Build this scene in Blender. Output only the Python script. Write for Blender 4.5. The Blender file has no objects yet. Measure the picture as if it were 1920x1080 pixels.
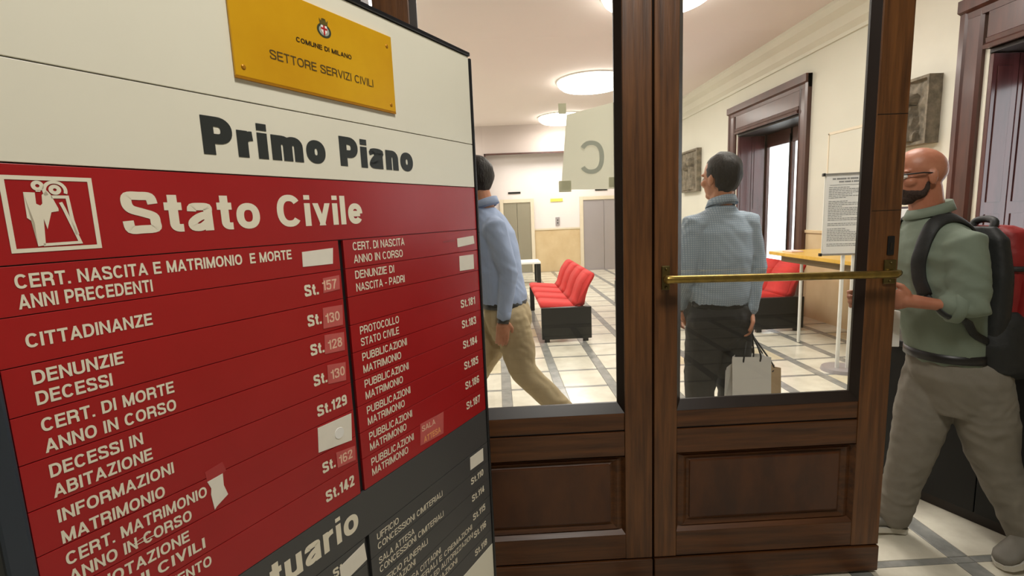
import bpy, bmesh, math, random
from mathutils import Vector, Matrix, Quaternion, noise
random.seed(7)
S = bpy.context.scene
COL = S.collection
# ---------------------------------------------------------------- camera
cam_d = bpy.data.cameras.new('camera'); cam = bpy.data.objects.new('camera', cam_d); COL.objects.link(cam)
cam_d.sensor_width = 36.0; cam_d.lens = 36.0 * 933.0 / 1920.0; cam_d.clip_start = 0.02; cam_d.clip_end = 300
# rows: world axes seen from the camera (right, down, forward)
WX = Vector((0.99867094, -0.04467818, 0.0256948)); WY = Vector((-0.03181164, -0.14209201, 0.98934214)); WZ = Vector((-0.04055098, -0.98884464, -0.14332445))
right = Vector((WX.x, WY.x, WZ.x)); down = Vector((WX.y, WY.y, WZ.y)); fwd = Vector((WX.z, WY.z, WZ.z))
m = Matrix.Identity(4)
for i in range(3):
    m[i][0] = right[i]; m[i][1] = -down[i]; m[i][2] = -fwd[i]
m.translation = Vector((0, 0, 1.5))
cam.matrix_world = m
S.camera = cam
# ---------------------------------------------------------------- world, exposure, lobby light
S.view_settings.view_transform = 'Standard'; S.view_settings.look = 'None'
S.view_settings.gamma = 1.0; S.view_settings.use_curve_mapping = False
S.view_settings.exposure = 0.0
w = bpy.data.worlds.new('sky'); S.world = w; w.use_nodes = True
bg = w.node_tree.nodes['Background']; bg.inputs[0].default_value = (0.93, 0.96, 1.0, 1); bg.inputs[1].default_value = 3.6
def area(name, loc, size, power, color, rot=(0, 0, 0)):
    d = bpy.data.lights.new(name, 'AREA'); d.shape = 'RECTANGLE'; d.size = size[0]; d.size_y = size[1]
    d.energy = power; d.color = color
    o = bpy.data.objects.new(name, d); o.location = loc; o.rotation_euler = rot; COL.objects.link(o); return o
area('lobby_ceiling_lamp_light', (0.55, 0.30, 3.25), (0.5, 0.5), 41, (1.0, 0.96, 0.88))  # unseen fill light without a fixture, added to brighten the sign
ROOM_LAMPS = [(1.9, 2.75), (1.75, 5.35), (1.72, 8.8), (1.66, 11.9), (-1.7, 5.35), (-1.7, 8.8), (-1.7, 11.9)]  # first lamp and the left row are unseen, added to brighten the room
for (x, y) in ROOM_LAMPS:
    d = bpy.data.lights.new('ceiling_lamp_light', 'AREA'); d.shape = 'DISK'; d.size = 1.1; d.energy = 32 if y > 3 else 12; d.color = (1.0, 0.965, 0.95)
    o = bpy.data.objects.new('ceiling_lamp_light', d); o.location = (x, y, 3.56); COL.objects.link(o)

# ---------------------------------------------------------------- materials
def lin(c):
    return tuple(((v / 255.0) / 12.92 if v / 255.0 <= 0.04045 else ((v / 255.0 + 0.055) / 1.055) ** 2.4) for v in c)
MC = {}
def mat(name, col, rough=0.5, metal=0.0, var=0.0, scale=(8, 8, 8), col2=None, bump=0.0, bscale=None, emit=0.0, coat=0.0, detail=4.0, spec=0.5):
    if name in MC: return MC[name]
    mt = bpy.data.materials.new(name); mt.use_nodes = True
    nt = mt.node_tree; b = nt.nodes['Principled BSDF']
    c = lin(col)
    b.inputs['Base Color'].default_value = (*c, 1); b.inputs['Roughness'].default_value = rough; b.inputs['Metallic'].default_value = metal
    b.inputs['Specular IOR Level'].default_value = spec
    if coat: b.inputs['Coat Weight'].default_value = coat; b.inputs['Coat Roughness'].default_value = 0.15
    if emit:
        b.inputs['Emission Color'].default_value = (*c, 1); b.inputs['Emission Strength'].default_value = emit
    if var or bump:
        tc = nt.nodes.new('ShaderNodeTexCoord'); mp = nt.nodes.new('ShaderNodeMapping'); mp.inputs['Scale'].default_value = scale
        nz = nt.nodes.new('ShaderNodeTexNoise'); nz.inputs['Scale'].default_value = 1.0; nz.inputs['Detail'].default_value = detail; nz.inputs['Roughness'].default_value = 0.6
        gm = nt.nodes.new('ShaderNodeNewGeometry')
        nt.links.new(gm.outputs['Position'], mp.inputs['Vector']); nt.links.new(mp.outputs[0], nz.inputs['Vector'])
        if var:
            rp = nt.nodes.new('ShaderNodeValToRGB'); rp.color_ramp.elements[0].position = 0.3; rp.color_ramp.elements[1].position = 0.7
            c2 = lin(col2) if col2 else tuple(v * (1 - var) for v in c)
            rp.color_ramp.elements[0].color = (*c2, 1); rp.color_ramp.elements[1].color = (*c, 1)
            nt.links.new(nz.outputs[0], rp.inputs[0]); nt.links.new(rp.outputs[0], b.inputs['Base Color'])
        if bump:
            n2 = nz
            if bscale:
                m2 = nt.nodes.new('ShaderNodeMapping'); m2.inputs['Scale'].default_value = bscale; nt.links.new(gm.outputs['Position'], m2.inputs['Vector'])
                n2 = nt.nodes.new('ShaderNodeTexNoise'); n2.inputs['Scale'].default_value = 1.0; nt.links.new(m2.outputs[0], n2.inputs['Vector'])
            bp = nt.nodes.new('ShaderNodeBump'); bp.inputs['Strength'].default_value = bump; bp.inputs['Distance'].default_value = 0.01
            nt.links.new(n2.outputs[0], bp.inputs['Height']); nt.links.new(bp.outputs[0], b.inputs['Normal'])
    MC[name] = mt; return mt
def glass_mat(name, tint=(0.97, 0.98, 0.97), boost=1.0):
    mt = bpy.data.materials.new(name); mt.use_nodes = True; nt = mt.node_tree; nt.nodes.clear()
    o = nt.nodes.new('ShaderNodeOutputMaterial'); mx = nt.nodes.new('ShaderNodeMixShader'); t = nt.nodes.new('ShaderNodeBsdfTransparent')
    g = nt.nodes.new('ShaderNodeBsdfGlossy'); fr = nt.nodes.new('ShaderNodeFresnel'); fr.inputs[0].default_value = 1.5
    gb = nt.nodes.new('ShaderNodeNewGeometry'); iv = nt.nodes.new('ShaderNodeMapRange'); iv.inputs['To Min'].default_value = 1.5; iv.inputs['To Max'].default_value = 1 / 1.5
    nt.links.new(gb.outputs['Backfacing'], iv.inputs['Value']); nt.links.new(iv.outputs[0], fr.inputs[0])
    t.inputs[0].default_value = (*tint, 1); g.inputs['Roughness'].default_value = 0.0
    nt.links.new(fr.outputs[0], mx.inputs[0]); nt.links.new(t.outputs[0], mx.inputs[1]); nt.links.new(g.outputs[0], mx.inputs[2]); nt.links.new(mx.outputs[0], o.inputs[0])
    return mt
GLASS = glass_mat('clear_glass')
DOORV = mat('door_wood_vertical', (120, 76, 38), 0.42, var=0.4, scale=(40, 40, 2.2), col2=(66, 38, 17), bump=0.15, coat=0.08)
DOORH = mat('door_wood_horizontal', (104, 62, 28), 0.42, var=0.4, scale=(2.2, 40, 40), col2=(60, 33, 14), bump=0.15, coat=0.08)
DOORP = mat('door_wood_panel', (92, 52, 24), 0.42, var=0.4, scale=(7, 7, 3), col2=(56, 30, 16), bump=0.1, coat=0.08)
DARKW = mat('dark_wood_bead', (36, 24, 18), 0.4, var=0.3, scale=(20, 20, 3))
CASE = mat('mahogany_casing', (84, 48, 38), 0.36, var=0.4, scale=(10, 10, 2), col2=(56, 30, 24), coat=0.15)
SHUT = mat('shutter_wood', (92, 52, 52), 0.22, var=0.3, scale=(12, 12, 1.5), col2=(68, 36, 36), coat=0.6)
WALL = mat('cream_plaster', (216, 214, 200), 0.85, var=0.08, scale=(1.5, 1.5, 1.5), bump=0.05, bscale=(60, 60, 60))
BACKW = mat('pale_pink_plaster', (238, 230, 228), 0.8, var=0.05, scale=(1, 1, 1))
WAIN = mat('tan_stone_wainscot', (222, 200, 160), 0.35, var=0.15, scale=(3, 3, 2.5), col2=(204, 178, 136))
CEIL = mat('pinkish_ceiling', (228, 218, 214), 0.9, var=0.04, scale=(1, 1, 1))
BULK = mat('beige_bulkhead', (184, 172, 166), 0.9)
TILE = mat('cream_marble_tile', (232, 228, 210), 0.22, var=0.2, scale=(5, 5, 5), col2=(206, 200, 182), coat=0.2)
TILE2 = mat('yellowish_marble_tile', (226, 216, 186), 0.22, var=0.2, scale=(6, 4, 5), col2=(200, 188, 156), coat=0.2)
STRIP = mat('grey_marble_strip', (158, 158, 152), 0.25, var=0.35, scale=(9, 9, 9), col2=(122, 124, 120), coat=0.2)
GROUT = mat('floor_grout', (150, 145, 132), 0.7)
BLACKP = mat('black_panel', (20, 21, 20), 0.35, var=0.2, scale=(6, 6, 6))
REDF = mat('red_upholstery', (205, 40, 36), 0.75, var=0.15, scale=(30, 30, 30), bump=0.1)
STEEL = mat('grey_steel', (176, 170, 172), 0.35, metal=0.3, var=0.06, scale=(2, 2, 1))
STEEL2 = mat('olive_grey_steel', (158, 152, 132), 0.35, metal=0.3, var=0.06, scale=(2, 2, 1))
STONEF = mat('pale_stone_frame', (226, 214, 190), 0.5, var=0.08, scale=(6, 6, 6))
WHITE = mat('white_plastic', (236, 236, 230), 0.4)
CHROME = mat('silver_tube', (205, 205, 205), 0.25, metal=0.8)
YWOOD = mat('yellow_laminate', (228, 186, 84), 0.35, var=0.1, scale=(3, 20, 3), col2=(212, 166, 66))
BRASS = mat('aged_brass', (176, 148, 78), 0.28, metal=0.9, var=0.35, scale=(30, 30, 30), col2=(130, 112, 62))
BRASSD = mat('dark_brass', (110, 98, 60), 0.4, metal=0.8, var=0.3, scale=(30, 30, 30))
S_CREAM = mat('sign_cream', (236, 232, 214), 0.30, var=0.03, scale=(5, 5, 5))
S_RED = mat('sign_red', (172, 30, 34), 0.26, var=0.12, scale=(3, 3, 3), col2=(160, 24, 28))
S_GREY = mat('sign_dark_grey', (72, 72, 72), 0.3, var=0.08, scale=(4, 4, 4))
S_BLACK = mat('sign_frame_black', (26, 27, 30), 0.35)
S_SLATE = mat('sign_frame_slate', (48, 56, 66), 0.35)
S_INK = mat('sign_ink_cream', (238, 230, 208), 0.4)
S_DINK = mat('sign_ink_dark', (46, 50, 48), 0.4)
STICK = mat('white_sticker', (240, 234, 220), 0.45, var=0.06, scale=(30, 30, 30))
PINK = mat('faded_sticker', (206, 96, 92), 0.4, var=0.15, scale=(40, 40, 40))
GOLD = mat('gold_plaque', (240, 184, 30), 0.32, metal=0.25, var=0.12, scale=(6, 6, 6), col2=(226, 164, 22))
GOLDD = mat('gold_plaque_edge', (190, 130, 24), 0.35, metal=0.4)
BLACKL = mat('black_enamel', (34, 26, 16), 0.4)
SKIN = mat('skin_warm', (206, 146, 112), 0.5, var=0.12, scale=(18, 18, 18), col2=(196, 130, 98))
SKIN2 = mat('skin_ruddy', (186, 126, 98), 0.45, var=0.15, scale=(14, 14, 14), col2=(170, 106, 80))
HAIR = mat('dark_brown_hair', (40, 32, 28), 0.6, var=0.5, scale=(90, 90, 30), bump=0.5)
BEARD = mat('dark_beard', (64, 46, 38), 0.8, var=0.5, scale=(150, 150, 150), bump=0.5)
SH1 = mat('light_blue_shirt', (168, 184, 216), 0.8, var=0.1, scale=(40, 40, 8), bump=0.15)
def check_mat():
    mt = bpy.data.materials.new('blue_check_shirt'); mt.use_nodes = True; nt = mt.node_tree; b = nt.nodes['Principled BSDF']; b.inputs['Roughness'].default_value = 0.8
    g = nt.nodes.new('ShaderNodeNewGeometry')
    outs = []
    for ax, rot in ((0, (0, 0, 0)), (1, (0, math.pi / 2, 0))):
        mp = nt.nodes.new('ShaderNodeMapping'); mp.inputs['Rotation'].default_value = rot
        wv = nt.nodes.new('ShaderNodeTexWave'); wv.inputs['Scale'].default_value = 28; wv.inputs['Distortion'].default_value = 0.6
        nt.links.new(g.outputs['Position'], mp.inputs[0]); nt.links.new(mp.outputs[0], wv.inputs[0]); outs.append(wv)
    ad = nt.nodes.new('ShaderNodeMath'); ad.operation = 'MULTIPLY'; nt.links.new(outs[0].outputs[1], ad.inputs[0]); nt.links.new(outs[1].outputs[1], ad.inputs[1])
    rp = nt.nodes.new('ShaderNodeValToRGB'); rp.color_ramp.elements[0].color = (*lin((150, 166, 182)), 1); rp.color_ramp.elements[1].color = (*lin((192, 204, 214)), 1)
    nt.links.new(ad.outputs[0], rp.inputs[0]); nt.links.new(rp.outputs[0], b.inputs['Base Color']); return mt
SH2 = check_mat()
SH3 = mat('sage_green_shirt', (122, 134, 118), 0.8, var=0.12, scale=(10, 10, 10), bump=0.2)
KHAKI = mat('khaki_cotton', (190, 170, 132), 0.85, var=0.1, scale=(20, 20, 20), bump=0.15)
GREYT = mat('grey_cotton', (128, 122, 110), 0.85, var=0.12, scale=(14, 14, 14), bump=0.2)
DARKT = mat('charcoal_wool', (52, 50, 48), 0.85, var=0.15, scale=(20, 20, 20))
LEATH = mat('black_leather', (24, 22, 22), 0.4)
NYLON = mat('black_nylon', (30, 32, 31), 0.6, var=0.3, scale=(30, 30, 30), bump=0.2)
REDN = mat('red_nylon', (140, 26, 24), 0.55, var=0.2, scale=(15, 15, 15), bump=0.2)
SHOE = mat('grey_shoe', (120, 116, 106), 0.6, var=0.1, scale=(30, 30, 30)); SOLE = mat('white_rubber', (208, 204, 192), 0.5)
PAPER = mat('white_paper', (240, 238, 232), 0.7); KRAFT = mat('tan_paper', (196, 168, 132), 0.7, var=0.1, scale=(8, 8, 8))
INKG = mat('grey_print', (126, 128, 128), 0.7)
STONE = mat('carved_stone', (142, 132, 114), 0.85, var=0.4, scale=(12, 12, 12), col2=(92, 86, 74), bump=0.5)
LAMPM = mat('lamp_diffuser', (255, 248, 238), 0.5, emit=13.0)
PAPERT = None
def translucent_paper():
    mt = bpy.data.materials.new('translucent_paper'); mt.use_nodes = True; nt = mt.node_tree; nt.nodes.clear()
    o = nt.nodes.new('ShaderNodeOutputMaterial'); mx = nt.nodes.new('ShaderNodeMixShader'); mx.inputs[0].default_value = 0.55
    a = nt.nodes.new('ShaderNodeBsdfDiffuse'); a.inputs[0].default_value = (*lin((226, 224, 206)), 1)
    b = nt.nodes.new('ShaderNodeBsdfTranslucent'); b.inputs[0].default_value = (*lin((226, 224, 206)), 1)
    nt.links.new(a.outputs[0], mx.inputs[1]); nt.links.new(b.outputs[0], mx.inputs[2]); nt.links.new(mx.outputs[0], o.inputs[0]); return mt
PAPERT = translucent_paper()

# ---------------------------------------------------------------- builders
def link(name, bm, mt, parent=None, smooth=False):
    me = bpy.data.meshes.new(name); bm.to_mesh(me); bm.free()
    if mt: me.materials.append(mt)
    if smooth:
        for p in me.polygons: p.use_smooth = True
    o = bpy.data.objects.new(name, me); COL.objects.link(o)
    if parent is not None: o.parent = parent
    return o
def box(bm, x0, x1, y0, y1, z0, z1, bev=0.0):
    vs = [bm.verts.new((x, y, z)) for x in (x0, x1) for y in (y0, y1) for z in (z0, z1)]
    f = [(0, 1, 3, 2), (4, 6, 7, 5), (0, 4, 5, 1), (2, 3, 7, 6), (0, 2, 6, 4), (1, 5, 7, 3)]
    fs = [bm.faces.new([vs[i] for i in q]) for q in f]
    if bev > 0:
        es = list({e for ff in fs for e in ff.edges})
        bmesh.ops.bevel(bm, geom=es, offset=bev, segments=2, affect='EDGES', profile=0.5)
def bx(name, mt, b, parent=None, bev=0.0):
    bm = bmesh.new(); box(bm, *b, bev=bev); bmesh.ops.recalc_face_normals(bm, faces=bm.faces); return link(name, bm, mt, parent)
def prism(name, mt, pts, a0, a1, parent=None, axis='Z', bev=0.0):
    """polygon pts (2D) extruded from a0 to a1 along axis"""
    bm = bmesh.new()
    def P(p, a):
        return (p[0], p[1], a) if axis == 'Z' else ((p[0], a, p[1]) if axis == 'Y' else (a, p[0], p[1]))
    lo = [bm.verts.new(P(p, a0)) for p in pts]; hi = [bm.verts.new(P(p, a1)) for p in pts]
    n = len(pts); bm.faces.new(lo); bm.faces.new(hi)
    for i in range(n): bm.faces.new((lo[i], lo[(i + 1) % n], hi[(i + 1) % n], hi[i]))
    bmesh.ops.recalc_face_normals(bm, faces=bm.faces)
    if bev: bmesh.ops.bevel(bm, geom=list(bm.edges), offset=bev, segments=2, affect='EDGES')
    return link(name, bm, mt, parent)
def tag(o, label=None, cat=None, group=None, kind=None):
    if label: o['label'] = label
    if cat: o['category'] = cat
    if group: o['group'] = group
    if kind: o['kind'] = kind
    return o
def empty(name, loc=(0, 0, 0), rz=0.0):
    o = bpy.data.objects.new(name, None); o.location = loc; o.rotation_euler = (0, 0, rz); o.empty_display_size = 0.1; COL.objects.link(o); return o
def struct(o): o['kind'] = 'structure'; return o
def frame_of(d):
    d = Vector(d).normalized(); a = Vector((0, 0, 1)) if abs(d.z) < 0.9 else Vector((0, 1, 0))
    u = d.cross(a).normalized(); v = d.cross(u).normalized(); return d, u, v
def ringloft(bm, rings, n=20, cap=True):
    """rings: (centre, axis_a, axis_b)"""
    prev = None; first = None
    for (c, a, b) in rings:
        cur = [bm.verts.new(c + a * math.cos(2 * math.pi * i / n) + b * math.sin(2 * math.pi * i / n)) for i in range(n)]
        if prev:
            for i in range(n): bm.faces.new((prev[i], prev[(i + 1) % n], cur[(i + 1) % n], cur[i]))
        else: first = cur
        prev = cur
    if cap: bm.faces.new(first); bm.faces.new(prev)
def tube(bm, pts, rs, n=14, ends=True, flat=None):
    """tapered tube through pts with rounded ends; flat=(vector, ratio) squashes along a vector"""
    pts = [Vector(p) for p in pts]
    if not hasattr(rs, '__len__'): rs = [rs] * len(pts)
    rings = []; N = len(pts); pu = None
    for i, p in enumerate(pts):
        t = (pts[min(i + 1, N - 1)] - pts[max(i - 1, 0)]).normalized()
        if pu is None: _, u, v = frame_of(t)
        else:
            u = (pu - t * pu.dot(t)).normalized(); v = t.cross(u).normalized()
        pu = u; rings.append((p, t, u, v, rs[i]))
    out = []
    if ends:
        p, t, u, v, r = rings[0]
        for a in (80, 55, 28): out.append((p - t * r * math.sin(math.radians(a)), u * r * math.cos(math.radians(a)), v * r * math.cos(math.radians(a))))
    for (p, t, u, v, r) in rings: out.append((p, u * r, v * r))
    if ends:
        p, t, u, v, r = rings[-1]
        for a in (28, 55, 80): out.append((p + t * r * math.sin(math.radians(a)), u * r * math.cos(math.radians(a)), v * r * math.cos(math.radians(a))))
    if flat:
        f, k = Vector(flat[0]).normalized(), flat[1]
        out = [(c, a - f * a.dot(f) * (1 - k), b - f * b.dot(f) * (1 - k)) for (c, a, b) in out]
    ringloft(bm, out, n)
def tb(name, mt, pts, rs, parent=None, n=14, ends=True, flat=None):
    bm = bmesh.new(); tube(bm, pts, rs, n, ends, flat); bmesh.ops.recalc_face_normals(bm, faces=bm.faces); return link(name, bm, mt, parent, True)
def ell(bm, c, A, B, Cc, sub=3):
    """ellipsoid with semi-axis vectors A, B, Cc"""
    r = bmesh.ops.create_icosphere(bm, subdivisions=sub, radius=1.0)
    for v in r['verts']: v.co = Vector(c) + Vector(A) * v.co.x + Vector(B) * v.co.y + Vector(Cc) * v.co.z
def spline(pts, k=6):
    pts = [Vector(p) for p in pts]; out = []
    for i in range(len(pts) - 1):
        p0 = pts[max(i - 1, 0)]; p1 = pts[i]; p2 = pts[i + 1]; p3 = pts[min(i + 2, len(pts) - 1)]
        for j in range(k):
            t = j / k
            out.append(0.5 * ((2 * p1) + (p2 - p0) * t + (2 * p0 - 5 * p1 + 4 * p2 - p3) * t * t + (3 * p1 - p0 - 3 * p2 + p3) * t ** 3))
    out.append(pts[-1]); return out
def fuse(name, bm, mt, parent, vox=0.008, smooth=4, wrinkle=0.0, wscale=0.09):
    """union of overlapping closed pieces into one continuous skin"""
    me = bpy.data.meshes.new(name + '_raw'); bmesh.ops.recalc_face_normals(bm, faces=bm.faces); bm.to_mesh(me); bm.free()
    o = bpy.data.objects.new(name + '_raw', me); COL.objects.link(o)
    r = o.modifiers.new('r', 'REMESH'); r.mode = 'VOXEL'; r.voxel_size = vox
    if smooth:
        s = o.modifiers.new('s', 'SMOOTH'); s.factor = 0.5; s.iterations = smooth
    dg = bpy.context.evaluated_depsgraph_get(); dg.update()
    m2 = bpy.data.meshes.new_from_object(o.evaluated_get(dg)); m2.name = name
    bpy.data.objects.remove(o); bpy.data.meshes.remove(me)
    if wrinkle:
        nrm = [v.normal.copy() for v in m2.vertices]
        for v, nn in zip(m2.vertices, nrm):
            p = v.co
            wq = noise.noise(p * 4.0) * 1.6; q = Vector((p.x / wscale * .7 + wq, p.y / wscale * .7, p.z / (wscale * 0.9) + p.x * 7 - wq))
            a = (1 - abs(noise.noise(q)) * 2.4) * (.55 + .9 * noise.noise(p * 5.0 + Vector((3, 1, 7)))); b = noise.noise(q * 2.1)
            v.co = p + nn * wrinkle * (a * 0.8 + b * 0.5)
    m2.materials.clear(); m2.materials.append(mt)
    for p in m2.polygons: p.use_smooth = True
    o2 = bpy.data.objects.new(name, m2); COL.objects.link(o2)
    if parent is not None: o2.parent = parent
    return o2
def keep_world(o, parent):
    o.parent = parent; o.matrix_parent_inverse = parent.matrix_world.inverted()

# ---- grotesque letters drawn stroke by stroke (cap height 1)
def arc(cx, cy, rx, ry, a0, a1, n=14, e=2.3):
    o = []
    for i in range(n + 1):
        a = math.radians(a0 + (a1 - a0) * i / n); c_, s_ = math.cos(a), math.sin(a)
        o.append((cx + math.copysign(abs(c_) ** (2 / e), c_) * rx, cy + math.copysign(abs(s_) ** (2 / e), s_) * ry))
    return o
def cat(pts, k=5): return [(p.x, p.y) for p in spline([(x, y, 0) for x, y in pts], k)]
def glyph(ch, h):
    """returns (width, [(points, extend ends)]) ; h = half stroke"""
    b, t = h, 1 - h; X = .74
    def W(w): return w - h
    if ch == ' ': return .30, []
    if ch == '.': return 2 * h, [([(h, h * .01), (h, 2 * h * .99)], 0)]
    if ch == '-': return .36, [([(0, .38), (.36, .38)], 0)]
    if ch == 'A': w = .76; return w, [([(h * 1.05, 0), (w / 2 - h * .15, 1)], 2), ([(w - h * 1.05, 0), (w / 2 + h * .15, 1)], 2), ([(w * .24, .30), (w * .76, .30)], 0)]
    if ch == 'B': w = .70; return w, [([(h, 0), (h, 1)], 0), ([(h, t)] + arc(w * .55, (t + .53) / 2, W(w) * .93 - w * .55, (t - .53) / 2, 90, -90) + [(h, .53)], 0), ([(h, .53)] + arc(w * .55, (b + .53) / 2, W(w) - w * .55, (.53 - b) / 2, 90, -90) + [(h, b)], 0)]
    if ch == 'C': w = .76; return w, [(arc(w / 2, .5, w / 2 - h, .5 - h, 38, 322, 26), 0)]
    if ch == 'D': w = .73; return w, [([(h, 0), (h, 1)], 0), ([(h, t)] + arc(w * .42, .5, W(w) - w * .42, .5 - h, 90, -90, 20) + [(h, b)], 0)]
    if ch == 'E': w = .64; return w, [([(h, 0), (h, 1)], 0), ([(h, t), (w, t)], 0), ([(h, .52), (w * .94, .52)], 0), ([(h, b), (w, b)], 0)]
    if ch == 'F': w = .60; return w, [([(h, 0), (h, 1)], 0), ([(h, t), (w, t)], 0), ([(h, .50), (w * .90, .50)], 0)]
    if ch == 'I': return 2 * h, [([(h, 0), (h, 1)], 0)]
    if ch == 'L': w = .58; return w, [([(h, 0), (h, 1)], 0), ([(h, b), (w, b)], 0)]
    if ch == 'M': w = .86; return w, [([(h, 0), (h, 1)], 0), ([(w - h, 0), (w - h, 1)], 0), ([(h * 1.2, 1), (w / 2, 0)], 2), ([(w - h * 1.2, 1), (w / 2, 0)], 2)]
    if ch == 'N': w = .74; return w, [([(h, 0), (h, 1)], 0), ([(w - h, 0), (w - h, 1)], 0), ([(h * 1.1, 1), (w - h * 1.1, 0)], 2)]
    if ch == 'O': w = .80; return w, [(arc(w / 2, .5, w / 2 - h, .5 - h, 0, 360, 32), 0)]
    if ch == 'P': w = .68; return w, [([(h, 0), (h, 1)], 0), ([(h, t)] + arc(w * .5, (t + .42) / 2, W(w) - w * .5, (t - .42) / 2, 90, -90) + [(h, .42)], 0)]
    if ch == 'R': w = .73; return w, [([(h, 0), (h, 1)], 0), ([(h, t)] + arc(w * .5, (t + .46) / 2, W(w) * .97 - w * .5, (t - .46) / 2, 90, -90) + [(h, .46)], 0), (cat([(w * .5, .46), (w * .80, .40), (w * .86, .22), (w * .88, 0)], 4), 0)]
    if ch == 'S': w = .70; return w, [(cat([(W(w) * .98, .71), (W(w) * .90, .88), (w * .5, t), (h * 1.45, .89), (h * 1.15, .72), (w * .26, .585), (w * .55, .50), (w * .82, .41), (W(w), .26), (w * .84, .09 + h * .3), (w * .5, b), (h * 1.4, .11), (h * .98, .31)], 5), 0)]
    if ch == 'T': w = .66; return w, [([(0, t), (w, t)], 0), ([(w / 2, 0), (w / 2, 1)], 0)]
    if ch == 'U': w = .74; return w, [([(h, 1)] + arc(w / 2, .30, w / 2 - h, .30 - h, 180, 360, 18) + [(w - h, 1)], 0)]
    if ch == 'V': w = .70; return w, [([(h * 1.05, 1), (w / 2, 0)], 2), ([(w - h * 1.05, 1), (w / 2, 0)], 2)]
    if ch == 'Z': w = .66; return w, [([(0.02, t), (w, t)], 0), ([(0, b), (w, b)], 0), ([(w - h * 1.3, 1 - h), (h * 1.3, h)], 1)]
    if ch == 'a': w = .58; return w, [(cat([(h * 1.05, X * .70), (w * .22, X - h * 1.15), (w * .5, X - h), (w * .78, X - h * 1.2), (w - h * 1.25, X * .68)], 4), 0), ([(w - h * 1.25, X * .69), (w - h * 1.2, 0)], 0), (cat([(w - h * 1.3, X * .58), (w * .45, X * .50), (h * 1.1, X * .32), (w * .22, h * 1.15), (w * .5, h * 1.05), (w - h * 1.4, X * .30)], 4), 0)]
    if ch == 'e': w = .58; return w, [([(h * 1.2, X * .50), (w - h, X * .50)], 0), (arc(w / 2, X / 2, w / 2 - h, X / 2 - h, 0, 325, 26), 0)]
    if ch == 'i': return 2 * h, [([(h, 0), (h, X)], 0), ([(h, 1 - h * 1.5), (h, 1)], 0)]
    if ch == 'l': return 2 * h, [([(h, 0), (h, 1)], 0)]
    if ch == 'o': w = .62; return w, [(arc(w / 2, X / 2, w / 2 - h, X / 2 - h, 0, 360, 30), 0)]
    if ch == 'n': w = .57; return w, [([(h, 0), (h, X)], 0), (arc(w / 2, X - h - .19, w / 2 - h, .19, 180, 0, 14) + [(w - h, 0)], 0)]
    if ch == 'm': w = .90; q = (w - 2 * h) / 4; return w, [([(h, 0), (h, X)], 0), (arc(h + q, X - h - .17, q, .17, 180, 0, 12) + [(h + 2 * q, 0)], 0), (arc(h + 3 * q, X - h - .17, q, .17, 180, 0, 12) + [(w - h, 0)], 0)]
    if ch == 'r': w = .40; return w, [([(h, 0), (h, X)], 0), (arc(w, X - h - .20, w - h, .20, 180, 92, 10), 0)]
    if ch == 't': w = .36; return w, [([(.5 * w, .94)] + arc(.5 * w + .12, h + .12, .12, .12, 180, 270, 8) + [(w, h)], 0), ([(0, X - h * .9), (w, X - h * .9)], 0)]
    if ch == 'u': w = .57; return w, [([(w - h, 0), (w - h, X)], 0), ([(h, X)] + arc(w / 2, h + .19, w / 2 - h, .19, 180, 360, 14), 0)]
    if ch == 'v': w = .58; return w, [([(h * 1.05, X), (w / 2, 0)], 3), ([(w - h * 1.05, X), (w / 2, 0)], 3)]
    D = .58
    if ch == '0': return D, [(arc(D / 2, .5, D / 2 - h, .5 - h, 0, 360, 28), 0)]
    if ch == '1': return .36, [([(.36 - h, 0), (.36 - h, 1)], 0), ([(0, .76), (.36 - h, .76)], 0)]
    if ch == '2': return D, [(cat([(h, .66), (h * 1.4, .88), (D * .5, t), (D - h * 1.15, .86), (D - h * 1.1, .64), (D * .55, .38), (h * 1.2, h)], 5), 0), ([(h * .2, b), (D, b)], 0)]
    if ch == '3': return D, [(cat([(h, .72), (D * .22, .92), (D * .5, t), (D - h * 1.3, .85), (D - h * 1.6, .62), (D * .42, .53)], 4), 0), (cat([(D * .42, .53), (D - h * 1.3, .45), (D - h, .27), (D * .76, .09), (D * .48, b), (D * .18, .09), (h, .29)], 4), 0)]
    if ch == '4': return D, [([(D - h * 2.2, 0), (D - h * 2.2, 1)], 0), ([(0.01, .24 + h * .3), (D, .24 + h * .3)], 0), ([(D - h * 2.6, 1 - h * .6), (h * .8, .26)], 0)]
    if ch == '5': return D, [([(D * .96, t), (h * 1.5, t), (h * 1.1, .50)], 0), (cat([(h * 1.1, .53), (D * .5, .63), (D - h * 1.2, .52), (D - h, .32), (D * .74, .09), (D * .45, b), (h * 1.2, .12), (h, .26)], 4), 0)]
    if ch == '6': return D, [(arc(D / 2, .31, D / 2 - h, .31 - h, 0, 360, 22), 0), (cat([(D - h * 1.2, .76), (D * .72, .92), (D * .48, t), (D * .2, .85), (h, .50), (h, .30)], 4), 0)]
    if ch == '7': return D, [([(0, t), (D, t)], 0), (cat([(D - h * 1.1, 1 - h), (D * .55, .55), (D * .34, 0)], 4), 0)]
    if ch == '8': return D, [(arc(D / 2, .28, D / 2 - h, .28 - h * .75, 0, 360, 22), 0), (arc(D / 2, .755, D / 2 - h * 1.2, .245 - h, 0, 360, 22), 0)]
    if ch == '9': return D, [(arc(D / 2, .69, D / 2 - h, .31 - h, 0, 360, 22), 0), (cat([(h * 1.2, .24), (D * .28, .08), (D * .52, b), (D * .8, .15), (D - h, .50), (D - h, .70)], 4), 0)]
    return .5, []
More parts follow.
